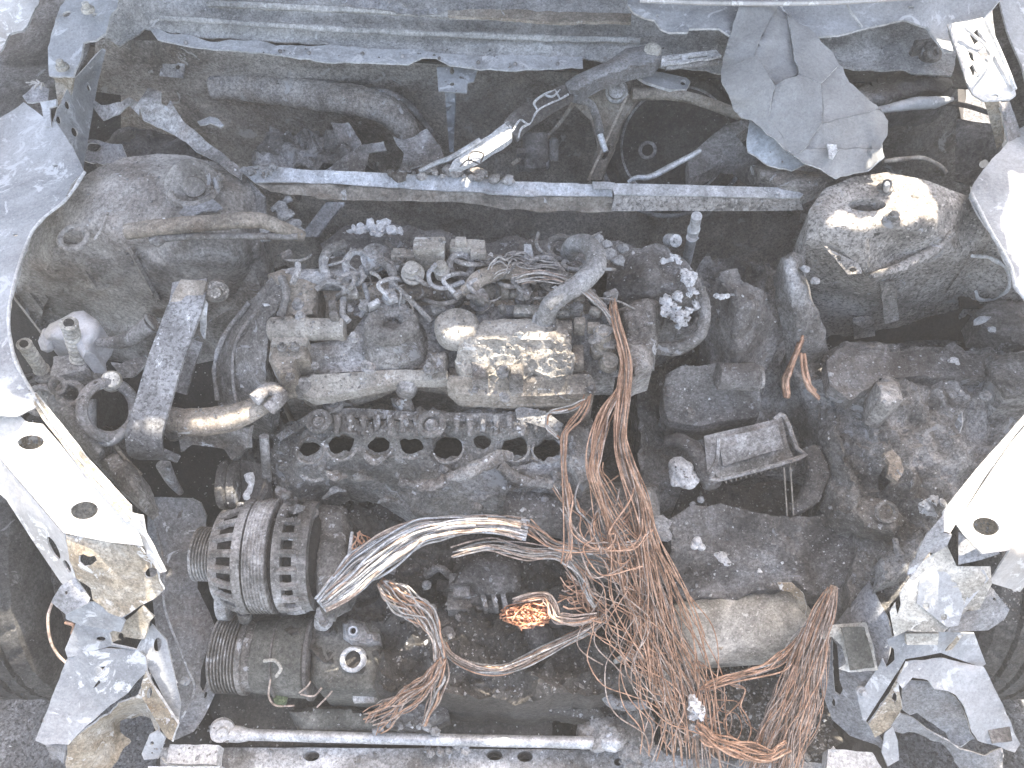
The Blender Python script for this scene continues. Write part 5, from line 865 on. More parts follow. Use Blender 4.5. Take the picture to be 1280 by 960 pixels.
L(mk('metal_nipple', [rp((516, 838, .48), (524, 850, .47), [(0, 7), (.3, 9), (1, 10)])], CREAM), 'short round pipe nipple between compressor and copper wires', 'fitting')
L(mk('melted_nugget', [rockg(W(538, 798, .52), .013, 3), rockg(W(536, 808, .51), .011, 7), rockg(W(540, 786, .52), .009, 9)], OXIDE), 'shiny melted nugget hanging at the small copper bundle', 'nugget')
L(mk('curved_tube', tp([(762, 848, .47), (756, 862, .48), (764, 876, .48), (782, 882, .48), (808, 880, .48)], [7, 8, 8, 7, 6], amp=.08), PANELG), 'curved grey hook shaped tube at the foot of the copper wires', 'tube')
L(mk('hinge_coil', [torus(W(784 + k * 3, 891, .42), (1, 0, 0), .014, .003, seg=14, s2=6) for k in range(5)], DUSTY), 'small ribbed coil below the hook shaped tube', 'coil')
L(mk('melted_casting', [rockg(W(760, 912, .40), .035, 3, sub=3), rockg(W(790, 905, .40), .03, 4, sub=3), rockg(W(735, 918, .39), .022, 6, sub=3), rockg(W(797, 925, .38), .024, 9, sub=3)], CHARL), 'lumpy burnt bracket around the right end of the front bar', 'bracket')
# front bar
fb = T('front_bar', 'long pale round bar across the front of the bay', 'bar', 520, 925, .37)
mk('bar', tp([(282, 917, .40), (330, 919, .40), (520, 924, .40), (720, 928, .40), (768, 929, .40)], [8, 7, 7, 7.5, 9], seg=16, amp=.03), ALU, fb)
mk('bar_end', [rp((278, 912, .40), (278, 916, .42), [(0, 15), (.6, 14), (.7, 7), (1, 6)], amp=.002), tp([(286, 917, .40), (300, 918, .402), (312, 919, .40)], [10, 10, 7])], OXIDE, fb)
mk('bar_end', [tp([(748, 928, .40), (766, 928, .402), (774, 924, .40)], [8, 12, 10]), torus(W(767, 924, .405), (.3, -.6, .8), .012, .004)], ALU, fb)

# ================================================================ right half of the bay
lump('melted_mass', 'rumpled grey melted plastic between the control unit and the battery mass', 'melted plastic', CHARL, [(985, 440, .70), (1020, 440, .70), (1040, 480, .71), (1050, 560, .69), (1075, 620, .67), (1070, 660, .64), (1040, 655, .62), (1020, 640, .60), (1030, 590, .62), (1015, 540, .64), (1000, 500, .66), (985, 470, .68)], step=4, amp=.012, freq=24, ridges=.008, fine=.002, dome=.02, edge=14)
lump('turbo_inlet', 'burnt brown inlet housing with a big ragged opening, right of the engine', 'housing', CHAR, [(762, 330, .86), (790, 306, .90), (830, 308, .90), (858, 330, .90), (876, 352, .88), (882, 392, .84), (868, 418, .80), (840, 425, .78), (815, 440, .76), (790, 430, .77), (768, 400, .82), (756, 360, .86)], ctrl=[(800, 350, .92), (840, 360, .91)], holes=[(852, 385, 20, 24, 10)], step=4, amp=.009, freq=26, ridges=.003, fine=.001, skirt=.06, relax=3)
L(mk('charred_hose', [tp([(876, 360, .90), (882, 390, .885), (874, 418, .86), (850, 434, .84), (822, 436, .83)], [6, 7, 8, 9, 9], amp=.2)], CHARL), 'curved charred hose rimming the big ragged opening', 'hose')
lump('crusted_housing', 'crusty grey block between the engine end and the ragged opening', 'housing', CRUST, [(772, 384), (800, 372), (822, 374), (824, 410), (815, 460), (790, 470), (780, 440)], .87, amp=.009, freq=34, dome=.02, edge=12)
L(mk('hanging_bracket', patch([(806, 405, .885), (820, 402, .885), (818, 462, .83), (804, 462, .83)], step=4, th=.008, amp=.003), DUSTY), 'narrow upright metal strip right of the copper wires by the engine', 'bracket')
clump('ash_clump', 'white foamy ash clump at the lower left of the ragged opening', 'ash clump', OXIDE, [(833, 378, .905, 8), (840, 388, .90, 9), (848, 396, .90, 8), (845, 372, .905, 7), (830, 390, .90, 6), (852, 404, .89, 6)], amp=.8, sub=3)
clump('ash_clump', 'white foamy ash clump at the upper right of the ragged opening', 'ash clump', OXIDE, [(858, 344, .92, 8), (862, 352, .92, 7), (868, 344, .92, 5), (866, 364, .91, 6)], amp=.8, sub=3)
clump('ash_clump', 'white ash clump right below the ragged opening', 'ash clump', OXIDE, [(862, 388, .89, 6), (870, 382, .89, 6), (858, 398, .885, 6)], amp=.8, sub=3)
clump('ash_clump', 'short white ash streak topping the inlet housing', 'ash clump', OXIDE, [(830, 326, .92, 5), (837, 325, .92, 5), (844, 322, .92, 5), (848, 326, .92, 4)], amp=.8)
clump('ash_clump', 'pale blocky ash lumps right beside the top of the thick hose', 'ash clump', ASH, [(748, 300, .93, 8), (758, 306, .93, 7), (762, 318, .93, 9), (772, 325, .93, 9), (778, 310, .92, 7)], amp=.4)
clump('ash_clump', 'long white ash pile behind the left part of the engine', 'ash clump', OXIDE, [(443, 288, .90, 6), (452, 286, .90, 7), (464, 284, .90, 9), (478, 283, .90, 9), (490, 288, .90, 6), (500, 288, .90, 5), (470, 290, .90, 7)], amp=.7, sub=3)
lump('soot_bed', 'dark sooty insulation bed behind the engine below the brace', 'insulation', CHAR, [(400, 300, .86), (430, 286, .87), (480, 280, .87), (560, 290, .87), (610, 300, .86), (660, 300, .86), (700, 290, .86), (760, 300, .86), (800, 310, .84), (790, 340, .84), (600, 340, .84), (420, 340, .84)], amp=.012, freq=20, skirt=.1)
L(mk('dipstick_tube', [rp((858, 328, .82), (870, 275, .96), [(0, 6), (.55, 6), (.56, 6.5), (.6, 7), (.62, 7)], seg=16), rp((866, 292, .93), (871, 270, .985), [(0, 7), (.3, 8), (.35, 6.5), (1, 6.5)], seg=16)], ALU), 'bright tipped upright metal tube in the dark gap behind the engine', 'tube')
L(mk('dark_plug', [rp((836, 300, .88), (845, 301, .90), [(0, 8), (1, 8)]), rp((844.5, 301, .90), (846, 301, .903), [(0, 3), (1, 3)])], DUSTY), 'small round plug left of the bright tipped tube', 'plug')
lump('air_box', 'tall sagging melted air box right of the ragged opening', 'air box', CHAR, [(886, 372, .86), (896, 344, .90), (920, 340, .90), (930, 352, .89), (956, 368, .86), (968, 400, .82), (970, 440, .76), (955, 470, .72), (900, 490, .70), (870, 480, .70), (878, 430, .76), (890, 400, .82)], ctrl=[(920, 370, .90), (920, 410, .86), (920, 450, .80), (940, 390, .88)], step=4, amp=.012, freq=24, ridges=.004, fine=.002, skirt=.06, relax=3)
clump('ash_clump', 'tiny white ash flecks on the shoulder of the melted air box', 'ash clump', OXIDE, [(896, 370, .90, 4), (902, 371, .90, 4.5), (908, 370, .90, 4)])
fm = T('starter_motor', 'charred cylinder on a melted block below the air box', 'motor', 890, 490, .66)
mk('block', patch([(830, 470, .76), (850, 458, .78), (900, 455, .78), (950, 462, .77), (952, 500, .73), (948, 522, .69), (900, 528, .68), (870, 535, .67), (836, 528, .68), (828, 500, .72)], step=5, amp=.006, freq=24, ridges=.002, skirt=.05, relax=2), CHAR, fm)
mk('cylinder', rp((895, 470, .775), (950, 471, .775), [(0, 12), (.05, 17), (.9, 17), (1, 13), (1.001, 2)], seg=24, amp=.002), CHAR, fm); mk('end_cap', rp((948, 471, .775), (953, 471, .775), [(0, 15), (.9, 14), (1, 6)], seg=24, amp=.002), CRUST, fm)
for x, y in ((836, 488), (862, 515), (838, 484)): bolt(x, y, .74, fm, 8, CHAR)
# control unit
ec = T('control_unit', 'burnt open control unit with a row of pins along its edge', 'control unit', 940, 560, .66)
P('case', DUSTY, [(880, 545, .70), (978, 522, .715), (985, 556, .69), (994, 576, .67), (900, 602, .665), (892, 588, .68), (884, 588, .68)], parent=ec, step=5, th=.006, amp=.001)
P('board', DUSTY, [(898, 548, .715), (972, 530, .725), (980, 560, .70), (904, 582, .69)], parent=ec, step=5, th=.005, amp=.003)
mk('rim_rail', [tp([(892, 588, .705), (896, 600, .695), (1000, 572, .705), (996, 560, .71), (980, 520, .74), (968, 524, .74)], 3, seg=6, n=3), tp([(886, 592, .70), (896, 574, .71), (898, 548, .73)], 2.5, seg=6, n=3)], DUSTY, ec)
for k in range(15): mk('pin', tp([(906 + k * 6.2, 596 - k * 1.7, .69), (908 + k * 6.2, 604 - k * 1.7, .685)], 1.2, seg=5, n=2), TAN, ec)
for k in range(2): mk('long_pin', tp([(980 + k * 8, 584, .69), (984 + k * 8, 645, .62)], 1.1, seg=5), TAN, ec)
L(mk('charred_hose', tp([(832, 552, .66), (850, 550, .67), (872, 566, .67), (884, 590, .66), (890, 606, .64)], [6, 9, 11, 13, 12], amp=.12), CHAR), 'short charred hose bending down to the control unit corner', 'hose')
clump('white_chunk', 'largest white foamy chunk, left of the control unit', 'ash chunk', OXIDE, [(850, 588, .66, 15), (858, 598, .655, 14), (846, 600, .65, 10)], amp=.25, sub=3)
clump('white_chunk', 'small pale chip below the largest white chunk', 'ash chunk', ASH, [(876, 624, .63, 5), (866, 630, .62, 4)], amp=.3)
clump('white_chunk', 'white wedge shaped chip, left one of two on the black blanket', 'ash chunk', OXIDE, [(872, 676, .625, 6), (868, 682, .62, 6), (877, 684, .62, 5)], amp=.3)
clump('white_chunk', 'crumbly white chip, right one of two on the black blanket', 'ash chunk', OXIDE, [(902, 698, .60, 7), (908, 702, .60, 5), (897, 694, .60, 4)], amp=.5)
lump('black_blanket', 'smooth dark sagging melted cover right of the copper wires', 'melted cover', CHAR, [(838, 650, .60), (860, 636, .62), (900, 632, .62), (960, 646, .62), (1010, 648, .62), (1050, 640, .62), (1080, 650, .62), (1078, 700, .58), (1060, 736, .54), (1010, 745, .52), (990, 728, .54), (975, 740, .53), (940, 738, .53), (915, 752, .51), (880, 748, .51), (862, 756, .50), (846, 742, .51), (838, 700, .56)], step=4, amp=.011, freq=18, ridges=.004, skirt=.05, relax=2, fine=.0006, rag=1.5)
lump('dirt_pocket', 'dark loose grit in the hollow below the control unit', 'grit', SOOT_AND_SHADE, [(850, 610, .55), (900, 606, .52), (1000, 600, .50), (1060, 600, .52), (1060, 650, .5), (840, 650, .52)], amp=.01, freq=40)
L(mk('charred_hose', tp([(1010, 560, .66), (1022, 590, .65), (1012, 620, .63), (990, 640, .61)], [12, 14, 13, 8], amp=.12), CHAR), 'dark curved hose falling right beside the control unit', 'hose')
lump('melted_pipe', 'upright lumpy melted column left of the right strut tower', 'melted column', CHARL, [(976, 322, .90), (990, 316, .91), (1002, 322, .90), (1010, 350, .87), (1018, 380, .84), (1030, 410, .80), (1034, 436, .75), (1014, 446, .74), (996, 440, .76), (990, 400, .82), (982, 360, .87)], step=4, dome=.018, edge=14, amp=.006, freq=30, skirt=.05)
for x, y in ((1006, 336), (1018, 351)): L(mk('small_knob', [rockg(W(x, y, .91), .008, x), rp((x, y, .89), (x, y, .91), [(0, 4), (1, 4)])], ASH), 'upper tiny pale knob beside the right strut tower' if y < 340 else 'lower tiny pale knob beside the right strut tower', 'knob')
# right melted battery field
bt = lump('melted_battery', 'broad lumpy melted battery and fuse box mass on the right', 'battery', CRUST if 0 else CHARL, [(1030, 440, .70), (1060, 430, .72), (1100, 436, .72), (1180, 440, .72), (1230, 434, .72), (1300, 400, .74), (1300, 520, .70), (1240, 580, .68), (1200, 640, .66), (1175, 660, .66), (1150, 720, .64), (1130, 740, .62), (1100, 770, .60), (1066, 775, .56), (1058, 730, .57), (1070, 690, .60), (1066, 640, .62), (1040, 600, .62), (1050, 560, .66), (1026, 530, .68), (1020, 480, .70)],
  ctrl=[(1100, 480, .75), (1180, 480, .75), (1240, 480, .74), (1120, 540, .73), (1200, 540, .72), (1110, 600, .68), (1170, 600, .70)], step=4, amp=.020, freq=17, ridges=.010, fine=.003, relax=1, skirt=.08, rag=3, seed=33, holes=[(1108, 600, 8, 15, 12)])
P2 = lambda name, label, cat, mat, poly, z=None, **k: L(mk(name, patch(poly, z, **k), [mat, k.pop('rimm', EDGE)]), label, cat)
lump('melted_slab', 'flat pitted slab on the top edge of the battery mass', 'melted slab', CHAR, [(1032, 452), (1044, 436), (1060, 430), (1100, 440), (1150, 442), (1196, 438), (1226, 450), (1230, 474), (1160, 470), (1100, 474), (1060, 500), (1036, 486)], .765, amp=.007, freq=22, ridges=.003, skirt=.03, rag=2)
lump('melted_slab', 'round edged grey lump by the fender at the right picture edge', 'melted slab', CHARL, [(1235, 455), (1262, 440), (1300, 430), (1300, 500), (1255, 500), (1238, 480)], .77, dome=.025, amp=.006, freq=22)
lump('crusty_box', 'pale crusted cylinder stub on the battery mass', 'stub', CRUST, [(1095, 478), (1124, 476), (1128, 500), (1112, 512), (1096, 506)], .78, dome=.02, edge=9, amp=.004)
lump('bracket_plate', 'brown half buried bracket plate beside a slot in the battery mass', 'bracket', TAN, [(1104, 566), (1116, 562), (1126, 572), (1130, 588), (1122, 602), (1110, 592), (1112, 578)], .735, amp=.002, skirt=.01, step=4)
L(mk('standing_shard', patch([(1193, 530, .76), (1202, 514, .79), (1203, 530, .77), (1199, 541, .75)], step=3, th=.003), [PANELG, EDGE]), 'thin upright pale shard on the battery mass', 'shard')
clump('white_chunk', 'pale grey pebble on the battery mass near the fender', 'ash chunk', ASH, [(1232, 495, .78, 8)], amp=.15)
clump('white_chunk', 'string of pale crumbs above the upright shard', 'ash chunk', ASH, [(1192, 494, .77, 5), (1202, 492, .77, 5), (1208, 496, .77, 4), (1190, 541, .75, 4)], amp=.3)
clump('white_chunk', 'white speck cluster at the top of the battery mass', 'ash chunk', OXIDE, [(1193, 450, .79, 5), (1197, 454, .79, 3), (1187, 451, .79, 3)], amp=.3)
clump('foil_tangle', 'white ragged foil knot beside the right headlight bracket', 'debris', OXIDE, [(1160, 632, .74, 6), (1168, 626, .75, 6), (1178, 628, .75, 5), (1154, 638, .73, 5), (1164, 640, .73, 5)], amp=.8, sub=3)
L(mk('pale_strip', tp([(1119, 674, .67), (1121, 685, .67), (1124, 694, .665)], [3, 3, 6], amp=.3), ASH), 'short pale strip with a round end on the slope left of the right bracket', 'strip')
lump('ash_mass', 'pale ash patch on the slope above the right front frame', 'ash', CRUST, [(1060, 640), (1080, 622), (1110, 625), (1130, 650), (1120, 670), (1080, 662)], .665, dome=.012, amp=.008, freq=30, skirt=.03)
lump('scorched_fold', 'crumpled foil fold below the pale ash patch', 'foil', ASH, [(1098, 700), (1140, 668), (1152, 660), (1150, 700), (1130, 720), (1100, 735)], .65, dome=.012, amp=.010, freq=30, ridges=.006, skirt=.03)
L(mk('hole_ring', [torus(W(1108, 640, .69), (0, -.5, 1), .016, .004, amp=.3)], CHARL), 'small grey ring half sunk in the battery mass', 'ring')
lump('burnt_corner', 'ragged burnt lump under the torn hole of the right tower', 'burnt lump', CHAR, [(1218, 390), (1240, 378), (1300, 370), (1300, 440), (1250, 425), (1225, 412)], .76, amp=.012, freq=24, dome=.02)
L(mk('white_scrap', [rockg(W(1226, 400, .80), .012, 3, sq=(.7, 1.3, .6)), rockg(W(1240, 412, .80), .008, 8)], OXIDE), 'small white scrap under the torn hole of the right tower', 'scrap')
# silver pipe
sp = T('exhaust_canister', 'cream baked metal cylinder below the black blanket', 'canister', 930, 785, .40)
S = RP(930, 790, .47, 1)
mk('canister', rev(W(838, 794, .46), W(1012, 778, .46), [(0, S * 22), (.04, S * 36), (.12, S * 42), (.8, S * 46), (.92, S * 40), (1, S * 20)], seg=36, amp=.003, freq=18), CREAM, sp)
mk('stain_boss', rockg(W(893, 800, .505), .012, 4, sq=(.8, 1.3, .3)), RUSTP, sp)
P('shield_edge', RUSTP, [(972, 728, .56), (990, 728, .56), (1004, 742, .55), (1008, 760, .53), (1004, 778, .51), (996, 792, .49), (998, 770, .51), (998, 752, .53), (988, 740, .55), (976, 738, .55)], parent=sp, step=4, th=.004, rim=EDGE)
lump('grit_bed', 'dark grit with crumbs in the bottom right hollow', 'grit', SOOT_AND_SHADE, [(830, 830, .36), (900, 840, .36), (1020, 830, .36), (1050, 930, .35), (1000, 955, .35), (830, 945, .35)], amp=.012, freq=50, ridges=.005)
clump('melted_nugget', 'white frothy metal nugget stuck on the copper wires', 'nugget', OXIDE, [(866, 875, .52, 6), (868, 884, .52, 7), (874, 892, .51, 7), (866, 896, .50, 5)], amp=.8, sub=3)
clump('melted_nugget', 'pale nugget below the frothy one on the copper wires', 'nugget', ASH, [(866, 910, .49, 6), (870, 916, .49, 5)], amp=.7)
clump('melted_nugget', 'blue grey frothy metal puddle right of the front bar end', 'nugget', ASH, [(786, 940, .39, 10), (798, 944, .39, 10), (792, 956, .38, 9), (782, 952, .38, 7), (815, 942, .39, 6), (826, 944, .39, 5), (820, 936, .39, 4)], amp=.8, sub=3)
clump('melted_nugget', 'ragged bright scrap hanging below the front bar', 'nugget', ASH, [(535, 935, .38, 4), (538, 942, .38, 5), (580, 936, .385, 7), (572, 934, .385, 5), (568, 930, .39, 5), (550, 940, .38, 5), (560, 938, .38, 5)], amp=.8)
clump('melted_nugget', 'row of shiny melted bits above the front bar left of centre', 'nugget', ASH, [(468, 913, .43, 4), (476, 910, .43, 4), (486, 906, .43, 5), (500, 908, .43, 4), (512, 906, .43, 3), (524, 908, .43, 4), (534, 910, .43, 5), (546, 914, .43, 5)], amp=.8)
L(mk('white_strip', [tp([(768, 828, .54), (776, 824, .545), (800, 820, .55), (812, 810, .55)], [2.5, 4, 2.5, 2], amp=.3)], CREAM), 'short whitish broken strip caught in the copper wires', 'strip')

# ================================================================ tyres
def tyre(cx, cy, lab, flip):
    t = thing('tyre', lab, 'tyre', (cx, cy, 0)); w, r = .205, .335; V, F = [], []; nseg = 300
    prof = [(-w / 2, r - .11), (-w / 2 - .008, r - .06), (-w / 2, r - .022), (-w / 2 + .012, r - .006)]
    for g0 in (-.055, -.018, .018, .055): prof += [(g0 - .006, r), (g0 - .004, r - .009), (g0 + .004, r - .009), (g0 + .006, r)]
    prof += [(w / 2 - .012, r - .006), (w / 2, r - .022), (w / 2 + .008, r - .06), (w / 2, r - .11)]
    prof = [prof[0]] + [q for a, b in zip(prof, prof[1:]) for q in ([b] if abs(b[0] - a[0]) < .02 else [((a[0] * 2 + b[0]) / 3, (a[1] * 2 + b[1]) / 3), ((a[0] + 2 * b[0]) / 3, (a[1] + 2 * b[1]) / 3), b])]
    for k in range(nseg):
        a = 2 * math.pi * k / nseg
        for x, q in prof:
            rr = q
            if q > r - .005 and (k + int(abs(x) * 90)) % 8 == 0: rr -= .006
            V.append((cx + x, cy + rr * math.cos(a), .335 + rr * math.sin(a)))
    m = len(prof)
    for k in range(nseg):
        for i in range(m - 1): F.append((k * m + i, ((k + 1) % nseg) * m + i, ((k + 1) % nseg) * m + i + 1, k * m + i + 1))
    V = np.array(V); V = V + (.002 * fbm(V, 60, 3, 5))[:, None]
    mk('tread', (V, F), RUBBER, t, sharp=30)
    mk('rim', rev((cx - .09, cy, .335), (cx + .09, cy, .335), [(0, .21), (.1, .225), (.2, .2), (.8, .2), (.9, .225), (1, .21)], seg=40), CHARL, t)
xe = W(86, 800, .40).x
tyre(xe - .1225, -.02, 'burnt tread of the left front tyre below the headlight bracket', 1); tyre(-xe + .10, -.02, 'dark right front tyre beside the right crash horn', -1)
L(mk('loose_wire', tp([(66, 752, .62), (60, 772, .60), (63, 800, .57), (72, 818, .55), (84, 830, .54)], 1.8, seg=6), COPPERG), 'single copper wire looped over the left tyre', 'wire')
L(mk('loose_wire', tp([(82, 778, .62), (92, 782, .62), (90, 792, .60)], 2.2, seg=6), COPPER), 'short copper stub beside the left crash horn', 'wire')
# ================================================================ copper wiring
wr = random.Random(11); WIRES = []
def bundle(label, path, width, n, r=1.15, mats=(COPPER, COPPERG), group='bare copper wiring', wig=1.0, zr=.02, splay=0.0, name='copper_wires', core=0, kk=9):
    """path (px,py,z); width px per point (number or list)"""
    x, y, z = path[len(path) // 2]; b = T(name, label, 'wires', x, y, z - .02)
    m = len(path); wd_ = width if hasattr(width, '__len__') else [width] * m; lens = np.linspace(0, 1, m)
    def strand(u, v, f0, f1):
        ph = [wr.uniform(0, 6.3) for _ in range(4)]; q = []
        for k in range(kk + 1):
            t = f0 + (f1 - f0) * k / kk; px, py, pz = (np.interp(t, lens, [p[i] for p in path]) for i in range(3)); w = np.interp(t, lens, wd_)
            du = u + .35 * wig * math.sin(ph[0] + t * 7) + .22 * wig * math.sin(ph[1] + t * 15); dv = v + .3 * math.sin(ph[2] + t * 8)
            i = min(m - 2, int(t * (m - 1))); dx, dy = path[i + 1][0] - path[i][0], path[i + 1][1] - path[i][1]; l = math.hypot(dx, dy) or 1
            off = du * w / 2; q.append((px - dy / l * off, py + dx / l * off, pz + dv * zr + .0))
        return q
    for i in range(n):
        u, v = wr.uniform(-1, 1), wr.uniform(-1, 1); f0 = wr.uniform(0, .05) if wr.random() < .7 else wr.uniform(0, .35); f1 = wr.uniform(.94, 1) if wr.random() < .65 else wr.uniform(.55, 1)
        mk('wire', tp(strand(u, v, f0, f1), r * wr.uniform(.75, 1.25), n=4, seg=4, amp=0), wr.choice(mats), b, sharp=180)
    if core:
        gs = [tp(strand(wr.uniform(-.8, .8), wr.uniform(-1.2, .2), 0, 1), r, n=4, seg=4) for _ in range(core)]
        o = mk('wire_mass', gs, mats[-1], b, sharp=180); o['kind'] = 'stuff'
    return b
CM = (COPPER, COPPER, COPPERG); CG = (COPPERG, WIREG, COPPER)
bundle('main thick copper bundle hanging from the engine end to the front', [(764, 372, .93), (772, 410, .92), (784, 450, .90), (780, 500, .87), (775, 550, .84), (786, 590, .81), (800, 630, .77), (808, 680, .72), (822, 740, .66), (838, 800, .59), (858, 850, .53), (868, 900, .48), (876, 975, .42)], [7, 8, 12, 14, 12, 18, 20, 26, 52, 76, 70, 54, 64], 56, r=.85, mats=CM, core=8, kk=15, wig=1.15)
bundle('looser left strands of the main copper bundle', [(780, 480, .87), (755, 520, .85), (745, 560, .83), (742, 590, .82), (762, 640, .77), (785, 690, .72), (800, 740, .66), (820, 800, .60), (845, 870, .53)], [8, 18, 16, 16, 34, 46, 50, 50, 60], 28, r=.85, mats=CM, kk=13, wig=1.2)
bundle('tangled short strands fanning out in the middle of the copper bundle', [(735, 690, .72), (760, 730, .69), (775, 780, .64), (790, 830, .58), (830, 890, .52), (850, 940, .47)], [60, 70, 70, 60, 60, 90], 30, r=.8, mats=CM, wig=1.7, kk=12)
bundle('thin copper strand pair hanging over the right end of the manifold', [(736, 490, .86), (728, 515, .85), (705, 540, .83), (704, 580, .80), (708, 630, .77), (712, 680, .74), (706, 710, .73)], [6, 12, 8, 6, 8, 8, 14], 9, mats=CM)
bundle('copper whisker looping left over the stub of the manifold', [(735, 500, .86), (715, 508, .86), (684, 516, .85), (682, 532, .845), (700, 548, .83)], [4, 8, 6, 6, 4], 5, mats=CG)
bundle('loose copper loops between the manifold strand and the main bundle', [(710, 600, .78), (722, 640, .76), (738, 670, .74), (765, 684, .73), (800, 672, .74), (806, 640, .76)], [30, 26, 20, 16, 16, 20], 9, mats=CG, wig=1.8)
bundle('crossing copper loops in front of the grey pump body', [(790, 600, .79), (775, 640, .77), (748, 655, .76), (738, 690, .74), (770, 700, .73), (800, 690, .73)], [40, 34, 30, 40, 40, 20], 9, mats=CM, wig=1.8)
bundle('thick sheathed harness with ashen pinkish strands, below the manifold', [(400, 756, .66), (430, 730, .68), (455, 706, .70), (490, 684, .72), (525, 664, .735), (570, 656, .74), (620, 654, .74), (660, 662, .735)], [20, 34, 40, 36, 28, 24, 22, 26], 60, r=1.5, mats=(WIREG, WIREG, COPPERG, ALU), zr=.012, wig=.5, core=20, kk=12)
bundle('ashen wires continuing right of the sheathed harness', [(650, 656, .73), (690, 682, .72), (730, 690, .72), (775, 688, .72), (810, 670, .73)], [20, 12, 12, 14, 8], 12, mats=CG)
bundle('lower ashen wires curving from the harness to the copper coil', [(560, 690, .70), (610, 680, .71), (660, 690, .71), (700, 692, .71), (730, 720, .69), (748, 760, .66)], [14, 14, 16, 12, 18, 12], 14, mats=CG)
bundle('copper bundle dropping from the sheathed harness end', [(476, 725, .66), (495, 742, .65), (515, 760, .64), (535, 775, .63), (548, 800, .61), (552, 830, .59)], [14, 26, 30, 24, 14, 14], 26, mats=CG, core=6)
bundle('ashen wire line sweeping right along the lower engine casing', [(550, 800, .58), (562, 820, .57), (590, 836, .56), (625, 838, .56), (660, 826, .57), (700, 805, .60), (740, 786, .62), (760, 770, .64)], [8, 10, 10, 10, 12, 12, 12, 12], 15, mats=CG, wig=.8)
bundle('frayed brush of pink copper ends at bottom left of centre', [(554, 822, .59), (540, 850, .57), (515, 868, .54), (488, 884, .51), (460, 908, .47)], [10, 18, 20, 30, 36], 26, mats=(COPPERG, COPPER), r=.9)
bundle('wires dangling straight down from the wire line', [(553, 810, .60), (552, 850, .57), (540, 880, .53), (528, 908, .49)], [16, 14, 10, 6], 9, mats=CG)
bundle('thick straight copper brush hanging at the right front rail', [(1042, 732, .62), (1026, 780, .60), (1008, 840, .54), (994, 890, .50), (978, 930, .46), (962, 985, .41)], [10, 30, 44, 54, 58, 66], 120, mats=(COPPER, COPPERG, COPPERG), r=.7, wig=.6, core=14)
bundle('thin grey wires over the cream cylinder end toward the right brush', [(1020, 770, .58), (1005, 790, .56), (985, 820, .54), (960, 835, .52), (900, 850, .5), (870, 862, .5)], [10, 14, 18, 18, 20, 10], 12, mats=CG)
bundle('curved copper wires linking the main bundle to the right brush', [(868, 905, .49), (890, 925, .48), (930, 938, .47), (965, 945, .46), (985, 930, .47)], [10, 18, 20, 14, 14], 16, mats=CM)
bundle('stray thin wires in the bottom right hollow', [(860, 830, .52), (890, 870, .46), (905, 900, .43), (930, 960, .40)], [20, 60, 70, 50], 9, mats=CG, wig=1.5, r=.9)
bundle('flat copper strip pair by the right strut tower, left of the melted lid', [(1007, 405, .80), (1000, 430, .79), (990, 455, .77), (982, 475, .75), (984, 498, .74)], [6, 6, 5, 8, 8], 5, mats=(COPPER,), r=2.6, wig=.4)
bundle('short curled copper ends right of the flat copper strips', [(1003, 440, .78), (1006, 465, .76), (1012, 485, .75), (1026, 498, .74)], [4, 6, 6, 5], 4, mats=(COPPER,), r=2.2, wig=.4)
bundle('thin copper threads in the cavity under the sheathed harness', [(445, 665, .66), (455, 690, .65), (470, 700, .64)], [14, 22, 18], 14, mats=(COPPERB, COPPER), wig=1.6, r=.9)
bundle('fine wires draped from the engine top to the main bundle', [(640, 350, .95), (670, 344, .955), (700, 348, .95), (730, 362, .945), (755, 385, .93), (768, 405, .92)], [14, 10, 8, 8, 7, 7], 14, mats=(WIREG, COPPERG))
bundle('short frayed wires on top of the engine by the injectors', [(612, 345, .94), (625, 326, .955), (640, 322, .955), (662, 330, .95), (700, 334, .945)], [20, 26, 20, 20, 10], 14, mats=(WIREG, CHARL), wig=1.3)
bundle('small fan of pinkish wires beside the copper coil', [(700, 740, .66), (720, 748, .66), (740, 762, .65), (756, 772, .64)], [34, 30, 24, 16], 16, mats=CM)
# bright coil
cc = T('copper_coil', 'bright orange tangle of coiled copper threads, bottom centre', 'copper coil', 660, 768, .62)
gs = []
for k in range(70):
    cx0 = wr.uniform(646, 676); cy0 = wr.uniform(762, 774); rx, ry = wr.uniform(4, 24), wr.uniform(3, 14); ph = wr.uniform(0, 6.3); pts = []
    for j in range(12):
        a = ph + j / 11 * wr.uniform(3.5, 5.5); pts.append((cx0 + rx * math.cos(a) + wr.uniform(-2, 2), cy0 + ry * math.sin(a) + wr.uniform(-2, 2), .655 + .012 * math.sin(a * 1.3 + k) + wr.uniform(-.01, .012)))
    if k < 40: mk('wire', tp(pts, 1.0, n=3, seg=4), COPPERB, cc, sharp=180)
    else: gs.append(tp(pts, 1.0, n=3, seg=4))
mk('wire_mass', gs, COPPERB, cc, sharp=180)['kind'] = 'stuff'
bundle('pinkish loop of wire right of the bright copper coil', [(640, 752, .66), (680, 742, .665), (690, 755, .665), (694, 772, .66), (720, 776, .655), (750, 768, .65)], [6, 14, 12, 14, 12, 8], 20, mats=(COPPERG, COPPER), wig=.6)

